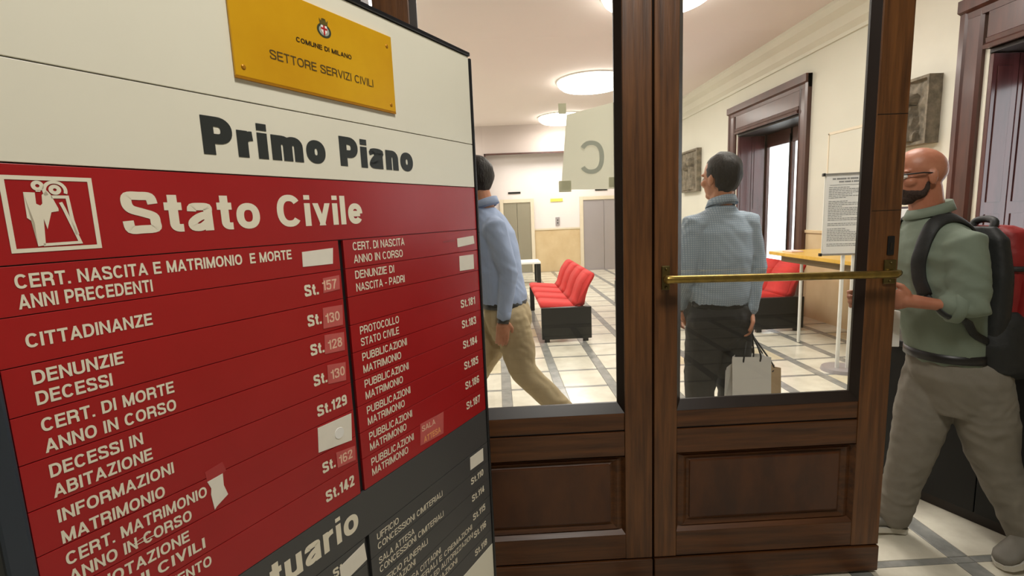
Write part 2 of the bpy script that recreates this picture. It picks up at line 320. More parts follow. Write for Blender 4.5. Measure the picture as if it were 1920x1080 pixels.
def ribbon2d(bm, pts, h, ext, y=0.0, sx=1.0):
    P_ = [Vector((p[0], p[1])) for p in pts]
    Q = [P_[0]]
    for p in P_[1:]:
        if (p - Q[-1]).length > 1e-4: Q.append(p)
    closed = (Q[0] - Q[-1]).length < 1e-3 and len(Q) > 4
    if ext in (2, 3):
        d = (Q[1] - Q[0]).normalized(); Q[0] = Q[0] - d * h; Q[-1] = Q[-1] + d * h
    N = len(Q); L_, R_ = [], []
    for i, p in enumerate(Q):
        if closed: a_, b_ = Q[(i - 1) % (N - 1)], Q[(i + 1) % (N - 1)]
        else: a_, b_ = Q[max(i - 1, 0)], Q[min(i + 1, N - 1)]
        d0 = (p - a_).normalized() if (p - a_).length > 1e-6 else (b_ - p).normalized(); d1 = (b_ - p).normalized() if (b_ - p).length > 1e-6 else d0
        n_ = (Vector((-d0.y, d0.x)) + Vector((-d1.y, d1.x)))
        n_ = n_.normalized() if n_.length > 1e-6 else Vector((-d0.y, d0.x)); k = min(1 / max(n_.dot(Vector((-d0.y, d0.x))), .45), 2.0)
        L_.append(p + n_ * h * k); R_.append(p - n_ * h * k)
    def cl(v):
        top = 1.0 if ext != 3 else .74
        return Vector((v.x, min(max(v.y, 0.0), top))) if ext in (2, 3) else v
    lv = [bm.verts.new((cl(v).x * sx, y, cl(v).y)) for v in L_]; rv = [bm.verts.new((cl(v).x * sx, y, cl(v).y)) for v in R_]
    for i in range(N - 1):
        try: bm.faces.new((lv[i], lv[i + 1], rv[i + 1], rv[i]))
        except Exception: pass
def lettering(body, u0, u1, zb, cap, mt, parent, y, bold=0.02, name='lettering', flip=False, space=.10):
    """letters fitted from u0 to u1 on the parent's local X-Z plane, facing -Y, baseline zb"""
    h = .5 * (.135 + bold * 2.2); bm = bmesh.new(); x = 0.0
    tot = sum(glyph(c, h)[0] + space for c in body) - space; k = (u1 - u0) / tot; out = []
    def flush(bm):
        for v in bm.verts: v.co = (u0 + v.co.x * k if not flip else u1 - v.co.x * k, y + v.co.y, zb + v.co.z * cap)
        out.append(link(name, bm, mt, parent))
    for ch in body:
        if ch == ' ' and cap > .04 and len(bm.verts): flush(bm); bm = bmesh.new()
        w_, st = glyph(ch, h); n0 = len(bm.verts)
        for si, (pts, ext) in enumerate(st): ribbon2d(bm, pts, h, ext, -.00005 * si)
        bm.verts.ensure_lookup_table()
        for v in bm.verts[n0:]: v.co.x += x
        x += w_ + space
    flush(bm); return out[-1]

# ================================================================= STRUCTURE
XL, XR, YB, YF, ZC = -4.0, 4.1, -3.0, 13.1, 3.72
# floor: grout bed + individually laid tiles and strips
fl = struct(bx('floor', GROUT, (XL - .3, XR + .9, YB - .3, YF + .9, -0.12, -0.004)))
P = 0.465; X0 = 0.49; Y0 = 5.56; sw = 0.085; cw = 0.038
def flat_piece(w_, d_, nm):
    bm = bmesh.new(); box(bm, 0, w_, 0, d_, -0.006, 0.0, bev=0.0012); bmesh.ops.recalc_face_normals(bm, faces=bm.faces)
    me = bpy.data.meshes.new(nm); bm.to_mesh(me); bm.free(); return me
g_ = 0.003
t_me = flat_piece(P - sw - g_, P - cw - g_, 'floor_tile'); t_me.materials.append(TILE); t_me2 = t_me.copy(); t_me2.materials.clear(); t_me2.materials.append(TILE2)
ls_me = flat_piece(sw - g_, P - cw - g_, 'grey_strip'); ls_me.materials.append(STRIP)
cs_me = flat_piece(P - sw - g_, cw - g_, 'cross_strip'); cs_me.materials.append(STRIP)
co_me = flat_piece(sw - g_, cw - g_, 'corner_tile'); co_me.materials.append(STRIP)
bmfar = bmesh.new(); bmfar2 = bmesh.new(); nt_ = 0
def put(me, name, x, y):
    o = bpy.data.objects.new(name, me); o.location = (x, y, 0); o.parent = fl; COL.objects.link(o)
for i in range(-10, 9):
    for j in range(-18, 20):
        x = X0 + i * P; y = Y0 + j * P
        if y + P > YF + .2 or y < YB: continue
        wd = P
        if x + P > XR + .5: continue
        near = (1.7 < y < 7.2 and -0.6 < x < 3.9)
        gx = x + sw / 2 + g_ / 2; gy = y + cw / 2 + g_ / 2
        if near:
            rr = random.random()
            put(t_me2 if rr < .18 else t_me, 'floor_tile', gx, gy)
            put(ls_me, 'floor_strip', x - sw / 2 + g_ / 2, gy); put(cs_me, 'floor_cross_strip', gx, y - cw / 2 + g_ / 2); put(co_me, 'floor_corner_tile', x - sw / 2 + g_ / 2, y - cw / 2 + g_ / 2)
        else:
            box(bmfar, gx, gx + P - sw - g_, gy, gy + P - cw - g_, -.006, 0)
            box(bmfar2, x - sw / 2 + g_ / 2, x + sw / 2 - g_ / 2, gy, gy + P - cw - g_, -.006, 0)
            box(bmfar2, gx, gx + P - sw - g_, y - cw / 2, y + cw / 2, -.006, 0); box(bmfar2, x - sw / 2, x + sw / 2, y - cw / 2, y + cw / 2, -.006, 0)
for b_, nm, mm in ((bmfar, 'far_floor_tiles', TILE), (bmfar2, 'far_floor_strips', STRIP)):
    bmesh.ops.recalc_face_normals(b_, faces=b_.faces); o = link(nm, b_, mm, fl); o['kind'] = 'stuff'
struct(bx('ceiling', CEIL, (XL - .3, XR + .6, YB - .3, YF + 1.2, ZC, ZC + .2)))
struct(bx('wall_left', WALL, (XL - .3, XL, YB, YF, 0, ZC)))
struct(bx('wall_near', WALL, (XL, XR, YB - .3, YB, 0, ZC)))
# right wall with two deep window openings
openings = [(6.72, 8.48), (2.44, 4.18)]
ZI = 2.69; ZS = 0.42
wr = struct(empty('wall_right')); 
def wr_box(y0, y1, z0, z1):
    if z1 > 1.15 and z0 < 1.15:
        bx('wall_face', WALL, (XR, XR + .53, y0, y1, 1.15, z1), wr); bx('wainscot', WAIN, (XR, XR + .53, y0, y1, z0, 1.15), wr)
    else: bx('wall_face' if z0 > 1 else 'wainscot', WALL if z0 > 1 else WAIN, (XR, XR + .53, y0, y1, z0, z1), wr)
wr_box(YB, 2.44, 0, ZC); wr_box(4.18, 6.72, 0, ZC); wr_box(8.48, YF, 0, ZC)
for (a, b) in openings: wr_box(a, b, ZI, ZC); wr_box(a, b, 0, ZS)
bx('wainscot_cap', WAIN, (XR - .018, XR, 4.45, 6.55, 1.12, 1.16), wr, .004); bx('wainscot_cap', WAIN, (XR - .018, XR, 8.75, YF, 1.12, 1.16), wr, .004)
# cornice: profile swept along the right wall
prof = [(XR, 3.38), (XR - .03, 3.38), (XR - .035, 3.42), (XR - .10, 3.47), (XR - .14, 3.56), (XR - .22, 3.62), (XR - .25, 3.68), (XR - .25, ZC), (XR, ZC)]
struct(prism('trim_1', WALL, prof, YB, YF, axis='Y'))
# windows 1, 2
for wi, (a, b) in enumerate(openings):
    wn = struct(empty('window_%d' % (wi + 1), (0, 0, 0)))
    X1 = XR + .47
    oa, ob = a - .20, b + .24
    def cas(nm, pr, a0, a1, axis): prism(nm, CASE, pr, a0, a1, wn, axis)
    for (p0, p1) in ((oa, a), (b, ob)):
        s = 1 if p0 == oa else -1
        e0, e1 = (p0, p1) if s == 1 else (p1, p0)
        pr = [(XR + .0, e0), (XR - .055, e0), (XR - .06, e0 + s * .05), (XR - .045, e0 + s * .065), (XR - .04, e0 + s * .17), (XR - .05, e0 + s * .18), (XR - .03, e0 + s * .20), (XR, e0 + s * .20)]
        prism('casing_jamb', CASE, pr, 0.0, 3.14, wn, 'Z')
    # lintel with stepped mouldings
    bx('lintel_board', CASE, (XR - .04, XR, a, b, ZI, 3.0), wn, .004)
    pr = [(XR, 2.98), (XR - .045, 2.98), (XR - .05, 3.03), (XR - .085, 3.05), (XR - .085, 3.145), (XR, 3.145)]
    prism('lintel_cornice', CASE, pr, oa, ob, wn, 'Y')
    pr = [(XR, ZI), (XR - .065, ZI), (XR - .07, ZI + .03), (XR - .045, ZI + .05), (XR - .05, ZI + .085), (XR - .03, ZI + .10), (XR, ZI + .10)]
    prism('lintel_moulding', CASE, pr, a, b, wn, 'Y')
    bx('soffit', DARKW, (XR, X1, a, b, ZI - .03, ZI), wn)
    # folded shutters lining the reveals
    for (yy, s) in ((b, -1), (a, 1)):
        for k in range(2):
            xa = XR + .002 + k * .225
            y0, y1 = sorted((yy, yy + s * .035))
            bx('shutter_leaf', SHUT, (xa, xa + .220, y0, y1, ZS, ZI - .04), wn, .004)
            for (za, zb_) in ((ZS + .1, 1.35), (1.45, ZI - .14)):
                y2, y3 = sorted((yy + s * .035, yy + s * .043))
                bx('shutter_panel', SHUT, (xa + .04, xa + .165, y2, y3, za, zb_), wn, .003)
    # sash frame and glass
    fr = bmesh.new()
    ym = b - .76
    for (y0, y1, z0, z1) in ((a, a + .07, ZS, ZI), (b - .07, b, ZS, ZI), (a, b, ZS, ZS + .09), (a, b, ZI - .24, ZI), (ym - .03, ym + .03, ZS, ZI), ):
        box(fr, X1, X1 + .05, y0, y1, z0, z1, .004)
    bmesh.ops.recalc_face_normals(fr, faces=fr.faces); link('sash_frame', fr, CASE, wn)
    for (y0, y1) in ((a + .07, ym - .03), (ym + .03, b - .07)):
        bx('pane', GLASS, (X1 + .02, X1 + .026, y0, y1, ZS + .09, ZI - .24), wn)
    bx('window_sill', CASE, (XR - .04, X1, a, b, ZS - .03, ZS + .004), wn, .006)
    tb('espagnolette_rod', DARKW, [(X1 - .012, ym + .02, ZS + .1), (X1 - .012, ym + .02, ZI - .12)], .009, wn, 8)
# back wall with recess: bulkhead in front, elevator wall behind
struct(bx('wall_back', BACKW, (XL, XR, YF, YF + .3, 1.13, ZC)))
wb = struct(bx('trim_2', WAIN, (XL, XR, YF - .02, YF + .3, 0, 1.13)))
struct(bx('trim_3', STONEF, (XL, XR, YF - .035, YF - .02, 1.10, 1.14)))
YK = YF - .35
struct(bx('wall_bulkhead', BULK, (-.2, 3.9, YK, YK + .1, 3.04, ZC)))
struct(bx('wall_side_of_recess', BULK, (XL, -.2, YK, YK + .1, 0, ZC)))
tr = struct(empty('trim_4'))
bx('head_trim', CASE, (-.235, 3.9, YK - .03, YK + .0, 3.01, 3.05), tr); bx('jamb_trim', CASE, (-.235, -.2, YK - .03, YK, 1.2, 3.05), tr); bx('jamb_trim', STONEF, (-.235, -.2, YK - .03, YK, 0, 1.2), tr)
# elevators
for di, (xa, xb, mt) in enumerate(((.20, .90, STEEL2), (2.27, 3.35, STEEL))):
    dr = struct(empty('door_%d' % (di + 1)))
    y = YF - .10; zt = 1.83
    bx('frame_jamb', STONEF, (xa - .09, xa, y, y + .06, 0, zt + .09), dr, .005); bx('frame_jamb', STONEF, (xb, xb + .09, y, y + .06, 0, zt + .09), dr, .005)
    bx('frame_head', STONEF, (xa, xb, y, y + .06, zt, zt + .09), dr, .005)
    n = 2; wdt = (xb - xa) / n
    for k in range(n): bx('sliding_panel', mt, (xa + k * wdt + .004, xa + (k + 1) * wdt - .004, y + .025, y + .04, .01, zt), dr, .002)
    bx('threshold', STEEL, (xa, xb, y - .02, y + .05, 0, .01), dr)
for (x, z, w_, h_, mt, lb, nm) in ((.50, 2.085, .32, .05, BLACKP, 'small dark floor indicator strip above the olive grey elevator', 'indicator_strip'), (2.76, 2.085, .32, .05, BLACKP, 'small dark floor indicator strip above the grey elevator by the door stile', 'indicator_strip'), (1.59, 1.86, .32, .08, mat('yellow_notice', (226, 214, 96), .5), 'small yellow notice strip on the wall between the elevators', 'notice_strip')):
    t = bx(nm, mt, (x - w_ / 2, x + w_ / 2, YF - .02, YF, z - h_ / 2, z + h_ / 2), None, .004)
    tag(t, lb, 'sign')
cp = bx('call_button_panel', STEEL, (1.55, 1.66, YF - .02, YF, 1.2, 1.42), None, .004); tag(cp, 'small steel call button panel between the two elevators', 'button panel')
for zz in (1.27, 1.34): 
    bm = bmesh.new(); bmesh.ops.create_cone(bm, segments=12, radius1=.016, radius2=.014, depth=.01, cap_ends=True, matrix=Matrix.Translation((1.605, YF - .025, zz)) @ Matrix.Rotation(math.pi / 2, 4, 'X')); link('button', bm, BLACKP, cp)
# partition: panelled wood left of the leaves, transom beam above
pl = struct(empty('wall_partition'))
bx('stud_panel', DARKW, (XL, -.42, 1.80, 1.92, 0, ZC), pl)
for k in range(7):
    xx = -.47 - k * .5
    bx('raised_panel', DOORP, (xx - .42, xx, 1.775, 1.80, .25, 1.15), pl, .01); bx('raised_panel', DOORP, (xx - .42, xx, 1.775, 1.80, 1.3, 2.45), pl, .01)
bx('over_panel', DOORP, (-.42, XR, 1.80, 1.92, 2.62, ZC), pl)
bx('transom_beam', DOORH, (-.42, XR, 1.74, 1.96, 2.50, 2.62), pl, .01)
bx('jamb_post', DOORV, (3.95, XR, 1.74, 1.96, 0, 2.50), pl, .01)

# ================================================================= GLAZED DOOR LEAVES
def leaf(idx, xs0, xg0, xg1, xs1, f_left, f_right):
    """stile from xs0..xg0, glass xg0..xg1, stile xg1..xs1"""
    d = struct(empty('door_%d' % idx, ((xs0 + xs1) / 2, 1.8, 0)))
    ox = (xs0 + xs1) / 2
    T = 0.052; ya, yb = 0.0, T
    zb, zt = .012, 2.49
    def B(nm, mt, x0, x1, y0, y1, z0, z1, bev=.003): return bx(nm, mt, (x0 - ox, x1 - ox, y0, y1, z0, z1), d, bev)
    B('stile', DOORV, xs0, xg0, ya, yb, .125, zt); B('stile', DOORV, xg1, xs1, ya, yb, .125, zt)
    B('top_rail', DOORH, xg0, xg1, ya, yb, 2.34, zt)
    B('lock_rail', DOORH, xg0, xg1, ya + .004, yb, .667, .735); B('middle_rail', DOORH, xg0, xg1, ya + .002, yb, .561, .660)
    B('rail_groove', DARKW, xg0, xg1, ya + .012, yb, .655, .672, 0)
    B('bottom_rail', DOORH, xg0, xg1, ya, yb, .127, .232)
    B('kick_board', DOORH, xs0, xs1, ya - .006, yb, zb, .120)
    B('kick_gap', DARKW, xs0 + .002, xs1 - .002, ya + .01, yb - .005, .115, .130, 0)
    # glazing bead: dark slanted moulding around the pane
    bm = bmesh.new()
    z0, z1 = .735, 2.34; w_ = .022; yf, yg = ya + .004, ya + .030
    o_ = [(xg0 - ox, z0), (xg1 - ox, z0), (xg1 - ox, z1), (xg0 - ox, z1)]; i_ = [(xg0 + w_ - ox, z0 + .035), (xg1 - w_ - ox, z0 + .035), (xg1 - w_ - ox, z1 - w_), (xg0 + w_ - ox, z1 - w_)]
    vo = [bm.verts.new((p[0], yf, p[1])) for p in o_]; vi = [bm.verts.new((p[0], yg, p[1])) for p in i_]; vb = [bm.verts.new((p[0], yb, p[1])) for p in o_]; vc = [bm.verts.new((p[0], yg + .01, p[1])) for p in i_]
    for k in range(4):
        n_ = (k + 1) % 4
        bm.faces.new((vo[k], vo[n_], vi[n_], vi[k])); bm.faces.new((vi[k], vi[n_], vc[n_], vc[k])); bm.faces.new((vc[k], vc[n_], vb[n_], vb[k])); bm.faces.new((vb[k], vb[n_], vo[n_], vo[k]))
    bmesh.ops.recalc_face_normals(bm, faces=bm.faces); link('glazing_bead', bm, DARKW, d)
    B('pane', GLASS, xg0 + w_ - .004, xg1 - w_ + .004, ya + .031, ya + .037, z0 + .03, z1 - w_ + .004, 0)
    # lower panel: frame moulding stepping back, raised field
    bm = bmesh.new(); X0_, X1_ = xg0 - f_left - ox, xg1 + f_right - ox
    lv = [(0.0, -.0005, 0.0), (.012, .018, .012), (.030, .012, .016), (.046, .022, .030), (.060, .014, .040)]
    prev = None
    for (dx, yy, dz) in lv:
        cur = [bm.verts.new(p) for p in ((X0_ + dx, ya + yy, .232 + dz * 1.2), (X1_ - dx, ya + yy, .232 + dz * 1.2), (X1_ - dx, ya + yy, .561 - dz), (X0_ + dx, ya + yy, .561 - dz))]
        if prev:
            for k in range(4): bm.faces.new((prev[k], prev[(k + 1) % 4], cur[(k + 1) % 4], cur[k]))
        prev = cur
    link('panel_moulding', bm, DOORH, d)
    B('panel_field', DOORP, xg0 - f_left + .055, xg1 + f_right - .055, ya + .010, yb - .01, .28, .525, .006)
    B('panel_back', DOORP, xg0, xg1, yb - .012, yb, .2, .6, 0)
    return d, ox
d3, ox3 = leaf(3, -.385, -.262, .458, .564, .0, .0)
d4, ox4 = leaf(4, .572, .660, 1.372, 1.487, .0, .0)
bx('meeting_strip', DARKW, (.560 - ox3, .576 - ox3, .03, .056, .02, 2.48), d3)
tag(d3, None); 
# keyhole plate and stile joints on the right leaf
k = bx('keyhole_plate', mat('iron_plate', (38, 38, 40), .4, metal=.5), (1.440 - ox4, 1.466 - ox4, -.004, .0, 1.30, 1.37), d4, .003)
bx('keyhole', BLACKL, (1.450 - ox4, 1.456 - ox4, -.005, -.0035, 1.32, 1.345), k)
bx('stile_joint', DARKW, (1.374 - ox4, 1.485 - ox4, -.0006, .004, 1.803, 1.806), d4)
bx('stile_joint', DARKW, (1.374 - ox4, 1.485 - ox4, -.0006, .004, 1.463, 1.4655), d4)
# brass push bar
pb = tb('push_bar', BRASS, [(.600, 1.735, 1.253), (.625, 1.735, 1.253), (1.0, 1.735, 1.245), (1.40, 1.735, 1.237), (1.425, 1.735, 1.2365)], [.016, .014, .0145, .014, .016])
pbr = empty('brass_push_bar', (1.0, 1.8, 1.24)); bpy.context.view_layer.update(); keep_world(pb, pbr); pb.name = 'bar_tube'
for (x, z, w_) in ((.612, 1.252, .03), (1.452, 1.238, .045)):
    q = bx('bracket_plate', BRASSD, (x - w_ / 2, x + w_ / 2, 1.790, 1.799, z - .045, z + .045), None, .003); keep_world(q, pbr)
    q = tb('bracket_arm', BRASS, [(x, 1.795, z), (x, 1.75, z), (x - (0.02 if x > 1 else -.012), 1.735, z)], [.012, .012, .013]); keep_world(q, pbr)
    for dz in (-.034, .034):
        bm = bmesh.new(); bmesh.ops.create_uvsphere(bm, u_segments=8, v_segments=6, radius=.005, matrix=Matrix.Translation((x, 1.789, z + dz))); q = link('screw', bm, BRASSD, None, True); keep_world(q, pbr)
tag(pbr, 'long brass push bar across the pane of the right door leaf', 'push bar')
# paper taped on the inside of the left pane, its letter showing through reversed
pp = empty('taped_paper', (.345, 1.845, 1.72))
def quadobj(nm, mt, pts, parent):
    bm = bmesh.new(); n = 8
    A, B_, C_, D_ = [Vector(p) for p in pts]; g = [[bm.verts.new(A.lerp(B_, i / n).lerp(D_.lerp(C_, i / n), j / n) + Vector((0, .006 * math.sin(3.1 * i / n) * math.sin(2.5 * j / n), 0))) for i in range(n + 1)] for j in range(n + 1)]
    for j in range(n):
        for i in range(n): bm.faces.new((g[j][i], g[j][i + 1], g[j + 1][i + 1], g[j + 1][i]))
    o = link(nm, bm, mt, None, True); keep_world(o, parent); return o
bpy.context.view_layer.update()
k_ = 1.842 / 1.8
def wp(x, z): return (x * k_, 1.842, 1.5 + (z - 1.5) * k_)
quadobj('sheet', PAPERT, [wp(.236, 1.585), wp(.436, 1.580), wp(.434, 1.88), wp(.262, 1.842)], pp)
cme = lettering('C', .300 * k_ - .345, .392 * k_ - .345, 1.5 + (1.636 - 1.5) * k_ - 1.72, .118, mat('ghost_print', (204, 204, 190), .8), pp, -.0045, bold=.0, name='mirrored_letter', flip=True)
for (x, z, a, b) in ((.247, 1.862, .028, .036), (.25, 1.596, .045, .040), (.425, 1.604, .036, .036)):
    q = bx('tape', PAPERT, (x * k_ - a / 2, x * k_ + a / 2, 1.8385, 1.8392, 1.5 + (z - 1.5) * k_ - b / 2, 1.5 + (z - 1.5) * k_ + b / 2)); keep_world(q, pp)
tag(pp, 'translucent paper sheet taped to the left door pane, its letter seen reversed', 'paper')

# ================================================================= INFORMATION SIGN
sd = Vector((0.50905125, 0.86073621, 0)); 
sg = empty('information_sign', (-0.04453962, 1.35, 0), math.atan2(sd.y, sd.x))
tag(sg, 'tall freestanding directory sign with cream, red and dark grey strips of white lettering', 'sign')
UL, UR, UD0, UD1 = -.9575, -.0165, -.4878, -.4768
bx('backing_board', S_BLACK, (UL, UR, .006, .03, .10, 1.903), sg)
bx('frame_post', S_SLATE, (-.984, -.9585, -.006, .05, 0, 1.912), sg, .004)
bx('frame_post', S_BLACK, (UR + .0005, UR + .009, -.004, .05, 0, 1.900), sg, .002)
bx('frame_rail', S_BLACK, (UL - .003, UR + .004, -.004, .05, 1.9045, 1.914), sg, .002)
bx('foot_plate', S_BLACK, (-.984, -.90, -.16, .20, 0, .012), sg, .003); bx('foot_plate', S_BLACK, (-.09, UR + .009, -.16, .20, 0, .012), sg, .003)
def strip(mt, z0, z1, u0=UL, u1=UR, gap=.0009):
    return bx('panel_strip', mt, (u0 + gap * .5, u1 - gap * .5, 0, .006, z0 + gap, z1 - gap), sg, .0005)
LY = -.0006
strip(S_CREAM, 1.6872, 1.9040)
s1 = strip(S_CREAM, 1.5776, 1.6872); lettering('Primo Piano', -.7135, -.2605, 1.6043, .0535, S_DINK, s1, LY, .058)
s2 = strip(S_RED, 1.4686, 1.5776); lettering('Stato Civile', -.8250, -.4225, 1.4970, .0525, S_INK, s2, LY, .028)
def poly(pts, mt, parent, y=LY, name='pictogram_shape', holes=None):
    bm = bmesh.new(); vs = [bm.verts.new((p[0], y, p[1])) for p in pts]; f = bm.faces.new(vs); bmesh.ops.triangulate(bm, faces=[f]); return link(name, bm, mt, parent)
def ring2d(c, r0, r1, parent, mt, y=LY, a0=0, a1=360, n=28, name='pictogram_ring'):
    bm = bmesh.new(); pr = None
    for i in range(n + 1):
        a = math.radians(a0 + (a1 - a0) * i / n); q = (bm.verts.new((c[0] + r0 * math.cos(a), y, c[1] + r0 * math.sin(a))), bm.verts.new((c[0] + r1 * math.cos(a), y, c[1] + r1 * math.sin(a))))
        if pr: bm.faces.new((pr[0], pr[1], q[1], q[0]))
        pr = q
    return link(name, bm, mt, parent)
def framequad(x0, x1, z0, z1, t, parent, mt, y=LY):
    bm = bmesh.new(); o = [(x0, z0), (x1, z0), (x1, z1), (x0, z1)]; i = [(x0 + t, z0 + t), (x1 - t, z0 + t), (x1 - t, z1 - t), (x0 + t, z1 - t)]
    a = [bm.verts.new((p[0], y, p[1])) for p in o]; b = [bm.verts.new((p[0], y, p[1])) for p in i]
    for k in range(4): bm.faces.new((a[k], a[(k + 1) % 4], b[(k + 1) % 4], b[k]))
    return link('pictogram_frame', bm, mt, parent)
framequad(-.9315, -.8505, 1.4818, 1.5645, .0045, s2, S_INK)
ring2d((-.9008, 1.5540), .0018, .0056, s2, S_INK); ring2d((-.8862, 1.5500), .0016, .0056, s2, S_INK)
ring2d((-.8862, 1.5490), .0078, .0112, s2, S_INK, a0=-20, a1=215)
poly([(-.9136, 1.5469), (-.9040, 1.5466), (-.9044, 1.5344), (-.9012, 1.5325), (-.8992, 1.5345), (-.8985, 1.5440), (-.8935, 1.5490), (-.8900, 1.5435), (-.8888, 1.5386), (-.8858, 1.5290), (-.8860, 1.5262), (-.8926, 1.5250), (-.8984, 1.5064), (-.9002, 1.5180), (-.9022, 1.4888), (-.9089, 1.4878), (-.9085, 1.5135), (-.9141, 1.5192)], S_INK, s2)
for pl_pts, hw_ in (([(-.8830, 1.5360), (-.8808, 1.5290), (-.8705, 1.4900), (-.9040, 1.4893)], .0016), ([(-.8905, 1.5420), (-.8762, 1.5420), (-.8748, 1.5160), (-.8722, 1.4990)], .0017)):
    bm = bmesh.new(); ribbon2d(bm, pl_pts, hw_, 0, LY); link('pictogram_stroke', bm, S_INK, s2)
poly([(-.9030, 1.5495), (-.8990, 1.5495), (-.8990, 1.5475), (-.9030, 1.5475)], S_INK, s2)
# left column of red rows
rowz = [1.4686 - .0545 * k for k in range(9)] + [.967]
left_txt = [[('CERT. NASCITA E MATRIMONIO  E MORTE', -.5896), ('ANNI PRECEDENTI', -.8025)], [('CITTADINANZE', -.8084)], [('DENUNZIE', -.8466), ('DECESSI', -.8616)], [('CERT. DI MORTE', -.7945), ('ANNO IN CORSO', -.7949)],
            [('DECESSI IN', -.8394), ('ABITAZIONE', -.8314)], [('INFORMAZIONI', -.8090), ('MATRIMONIO', -.8236)], [('CERT. MATRIMONIO', -.7712), ('ANNO IN CORSO', -.7953)], [('ANNOTAZIONE', -.8021), ('UNIONI CIVILI', -.7830)], [('RICONOSCIMENTO', -.7777)]]
lbase = [(1.4435, 1.4213), (1.3780,), (1.3365, 1.3126), (1.2810, 1.2562), (1.2262, 1.2015), (1.1708, 1.1442), (1.1160, 1.0930), (1.0650, 1.0420), (1.0110,)]
lrow = []
for k in range(9):
    r = strip(S_RED, rowz[k + 1], rowz[k], UL, UD0, .0005); lrow.append(r)
    for (t, u1), zb in zip(left_txt[k], lbase[k]): lettering(t, -.9335, u1, zb, .0158, S_INK, r, LY, .022)
poly([(-.868, 1.0975), (-.868, 1.0987), (-.842, 1.0998), (-.842, 1.0986)], S_INK, lrow[6], LY - .0002, 'strike_stroke')
poly([(-.867, 1.1010), (-.867, 1.1018), (-.850, 1.1055), (-.850, 1.1047)], S_INK, lrow[6], LY - .0002, 'strike_stroke')
def sticker(pts, mt, parent=sg, y=-.0009, name='sticker', th=.0006):
    bm = bmesh.new(); a = [bm.verts.new((p[0], y, p[1])) for p in pts]; b = [bm.verts.new((p[0], y + th, p[1])) for p in pts]
    bm.faces.new(a); bm.faces.new(b); n = len(pts)
    for i in range(n): bm.faces.new((a[i], a[(i + 1) % n], b[(i + 1) % n], b[i]))
    bmesh.ops.recalc_face_normals(bm, faces=bm.faces); return link(name, bm, mt, parent)
# room numbers, left column
NB = .019
for (row, num, zb) in ((1, '157', 1.3764), (2, '130', 1.3232), (3, '128', 1.2708), (4, '130', 1.2148), (7, '162', 1.0500)):
    lettering('St.', -.5715, -.5420, zb, NB + .001, S_INK, lrow[row if row < 9 else 8], LY, .035)
for (num, p, z) in (('157', [(-.5306, 1.4034), (-.4929, 1.4045), (-.4944, 1.3786), (-.5323, 1.3768)], 1.3815), ('130', [(-.5368, 1.3506), (-.4918, 1.3484), (-.4946, 1.3109), (-.5398, 1.3130)], 1.3215),
                    ('128', [(-.5391, 1.3012), (-.4940, 1.2968), (-.4956, 1.2623), (-.5417, 1.2666)], 1.2720), ('130', [(-.5393, 1.2452), (-.4967, 1.2391), (-.4992, 1.2045), (-.5412, 1.2100)], 1.2160), ('162', [(-.5385, 1.0758), (-.4923, 1.0691), (-.4938, 1.0409), (-.5382, 1.0455)], 1.0495)):
    st = sticker(p, PINK); st['label'] = 'faded translucent pink sticker reading ' + num
    lettering(num, -.5335, -.5010, z, .0175, mat('ink_peach', (238, 196, 170), .5), st, -.0012, .01)
lettering('St.129', -.5705, -.5020, 1.1580, .0200, S_INK, lrow[5], LY, .035)
lettering('St.142', -.5705, -.5020, .9925, .0215, S_INK, lrow[8], LY, .035)
w1 = sticker([(-.5687, 1.4535), (-.5018, 1.4555), (-.5051, 1.4269), (-.5698, 1.4281)], STICK); w1['label'] = 'blank white sticker covering a room number'
w2 = sticker([(-.5729, 1.1385), (-.4943, 1.1365), (-.4987, 1.0836), (-.5762, 1.0931)], STICK); w2['label'] = 'blank white sticker with a round scrap on it'
bm = bmesh.new(); bmesh.ops.create_cone(bm, segments=18, radius1=.011, radius2=.0105, depth=.001, cap_ends=True, matrix=Matrix.Translation((-.527, -.0013, 1.110)) @ Matrix.Rotation(math.pi / 2, 4, 'X')); link('round_scrap', bm, PAPER, w2)
w3 = sticker([(-.7687, 1.1362), (-.7458, 1.1382), (-.7465, 1.1200), (-.7420, 1.1030), (-.7600, 1.0935), (-.7637, 1.0899), (-.7660, 1.1150), (-.7645, 1.1240)], STICK); w3['label'] = 'torn white paper scrap'
w3b = sticker([(-.7700, 1.1520), (-.7440, 1.1560), (-.7400, 1.1400), (-.7458, 1.1384), (-.7687, 1.1364)], mat('tape_residue', (172, 52, 54), .15), y=-.0005, th=.0003, name='tape_residue')
# right column of red rows
rt = [(0, 'CERT. DI NASCITA', -.3071, 1.4469), (0, 'ANNO IN CORSO', -.3147, 1.4225), (1, 'DENUNZIE DI', -.3450, 1.3921), (1, 'NASCITA - PADRI', -.3145, 1.3675), (3, 'PROTOCOLLO', -.3419, 1.2826), (3, 'STATO CIVILE', -.3445, 1.2590)]
for q, kk in enumerate((4, 5, 6, 7, 8)): rt += [(kk, 'PUBBLICAZIONI', -.3221, 1.2290 - .0551 * q), (kk, 'MATRIMONIO', -.3434, 1.2040 - .0543 * q)]
rrow = [strip(S_RED, rowz[k + 1], rowz[k], UD1, UR, .0005) for k in range(9)]
for (k, t, u1, zb) in rt: lettering(t, -.4540, u1, zb, .0158, S_INK, rrow[k], LY, .010)
for q, (n_, zb) in enumerate((('181', 1.2718), ('183', 1.2182), ('184', 1.1642), ('185', 1.1080), ('186', 1.0540), ('187', .9990))): lettering('St.' + n_, -.1095, -.0430, zb, .0205, S_INK, rrow[3 + q], LY, .025)
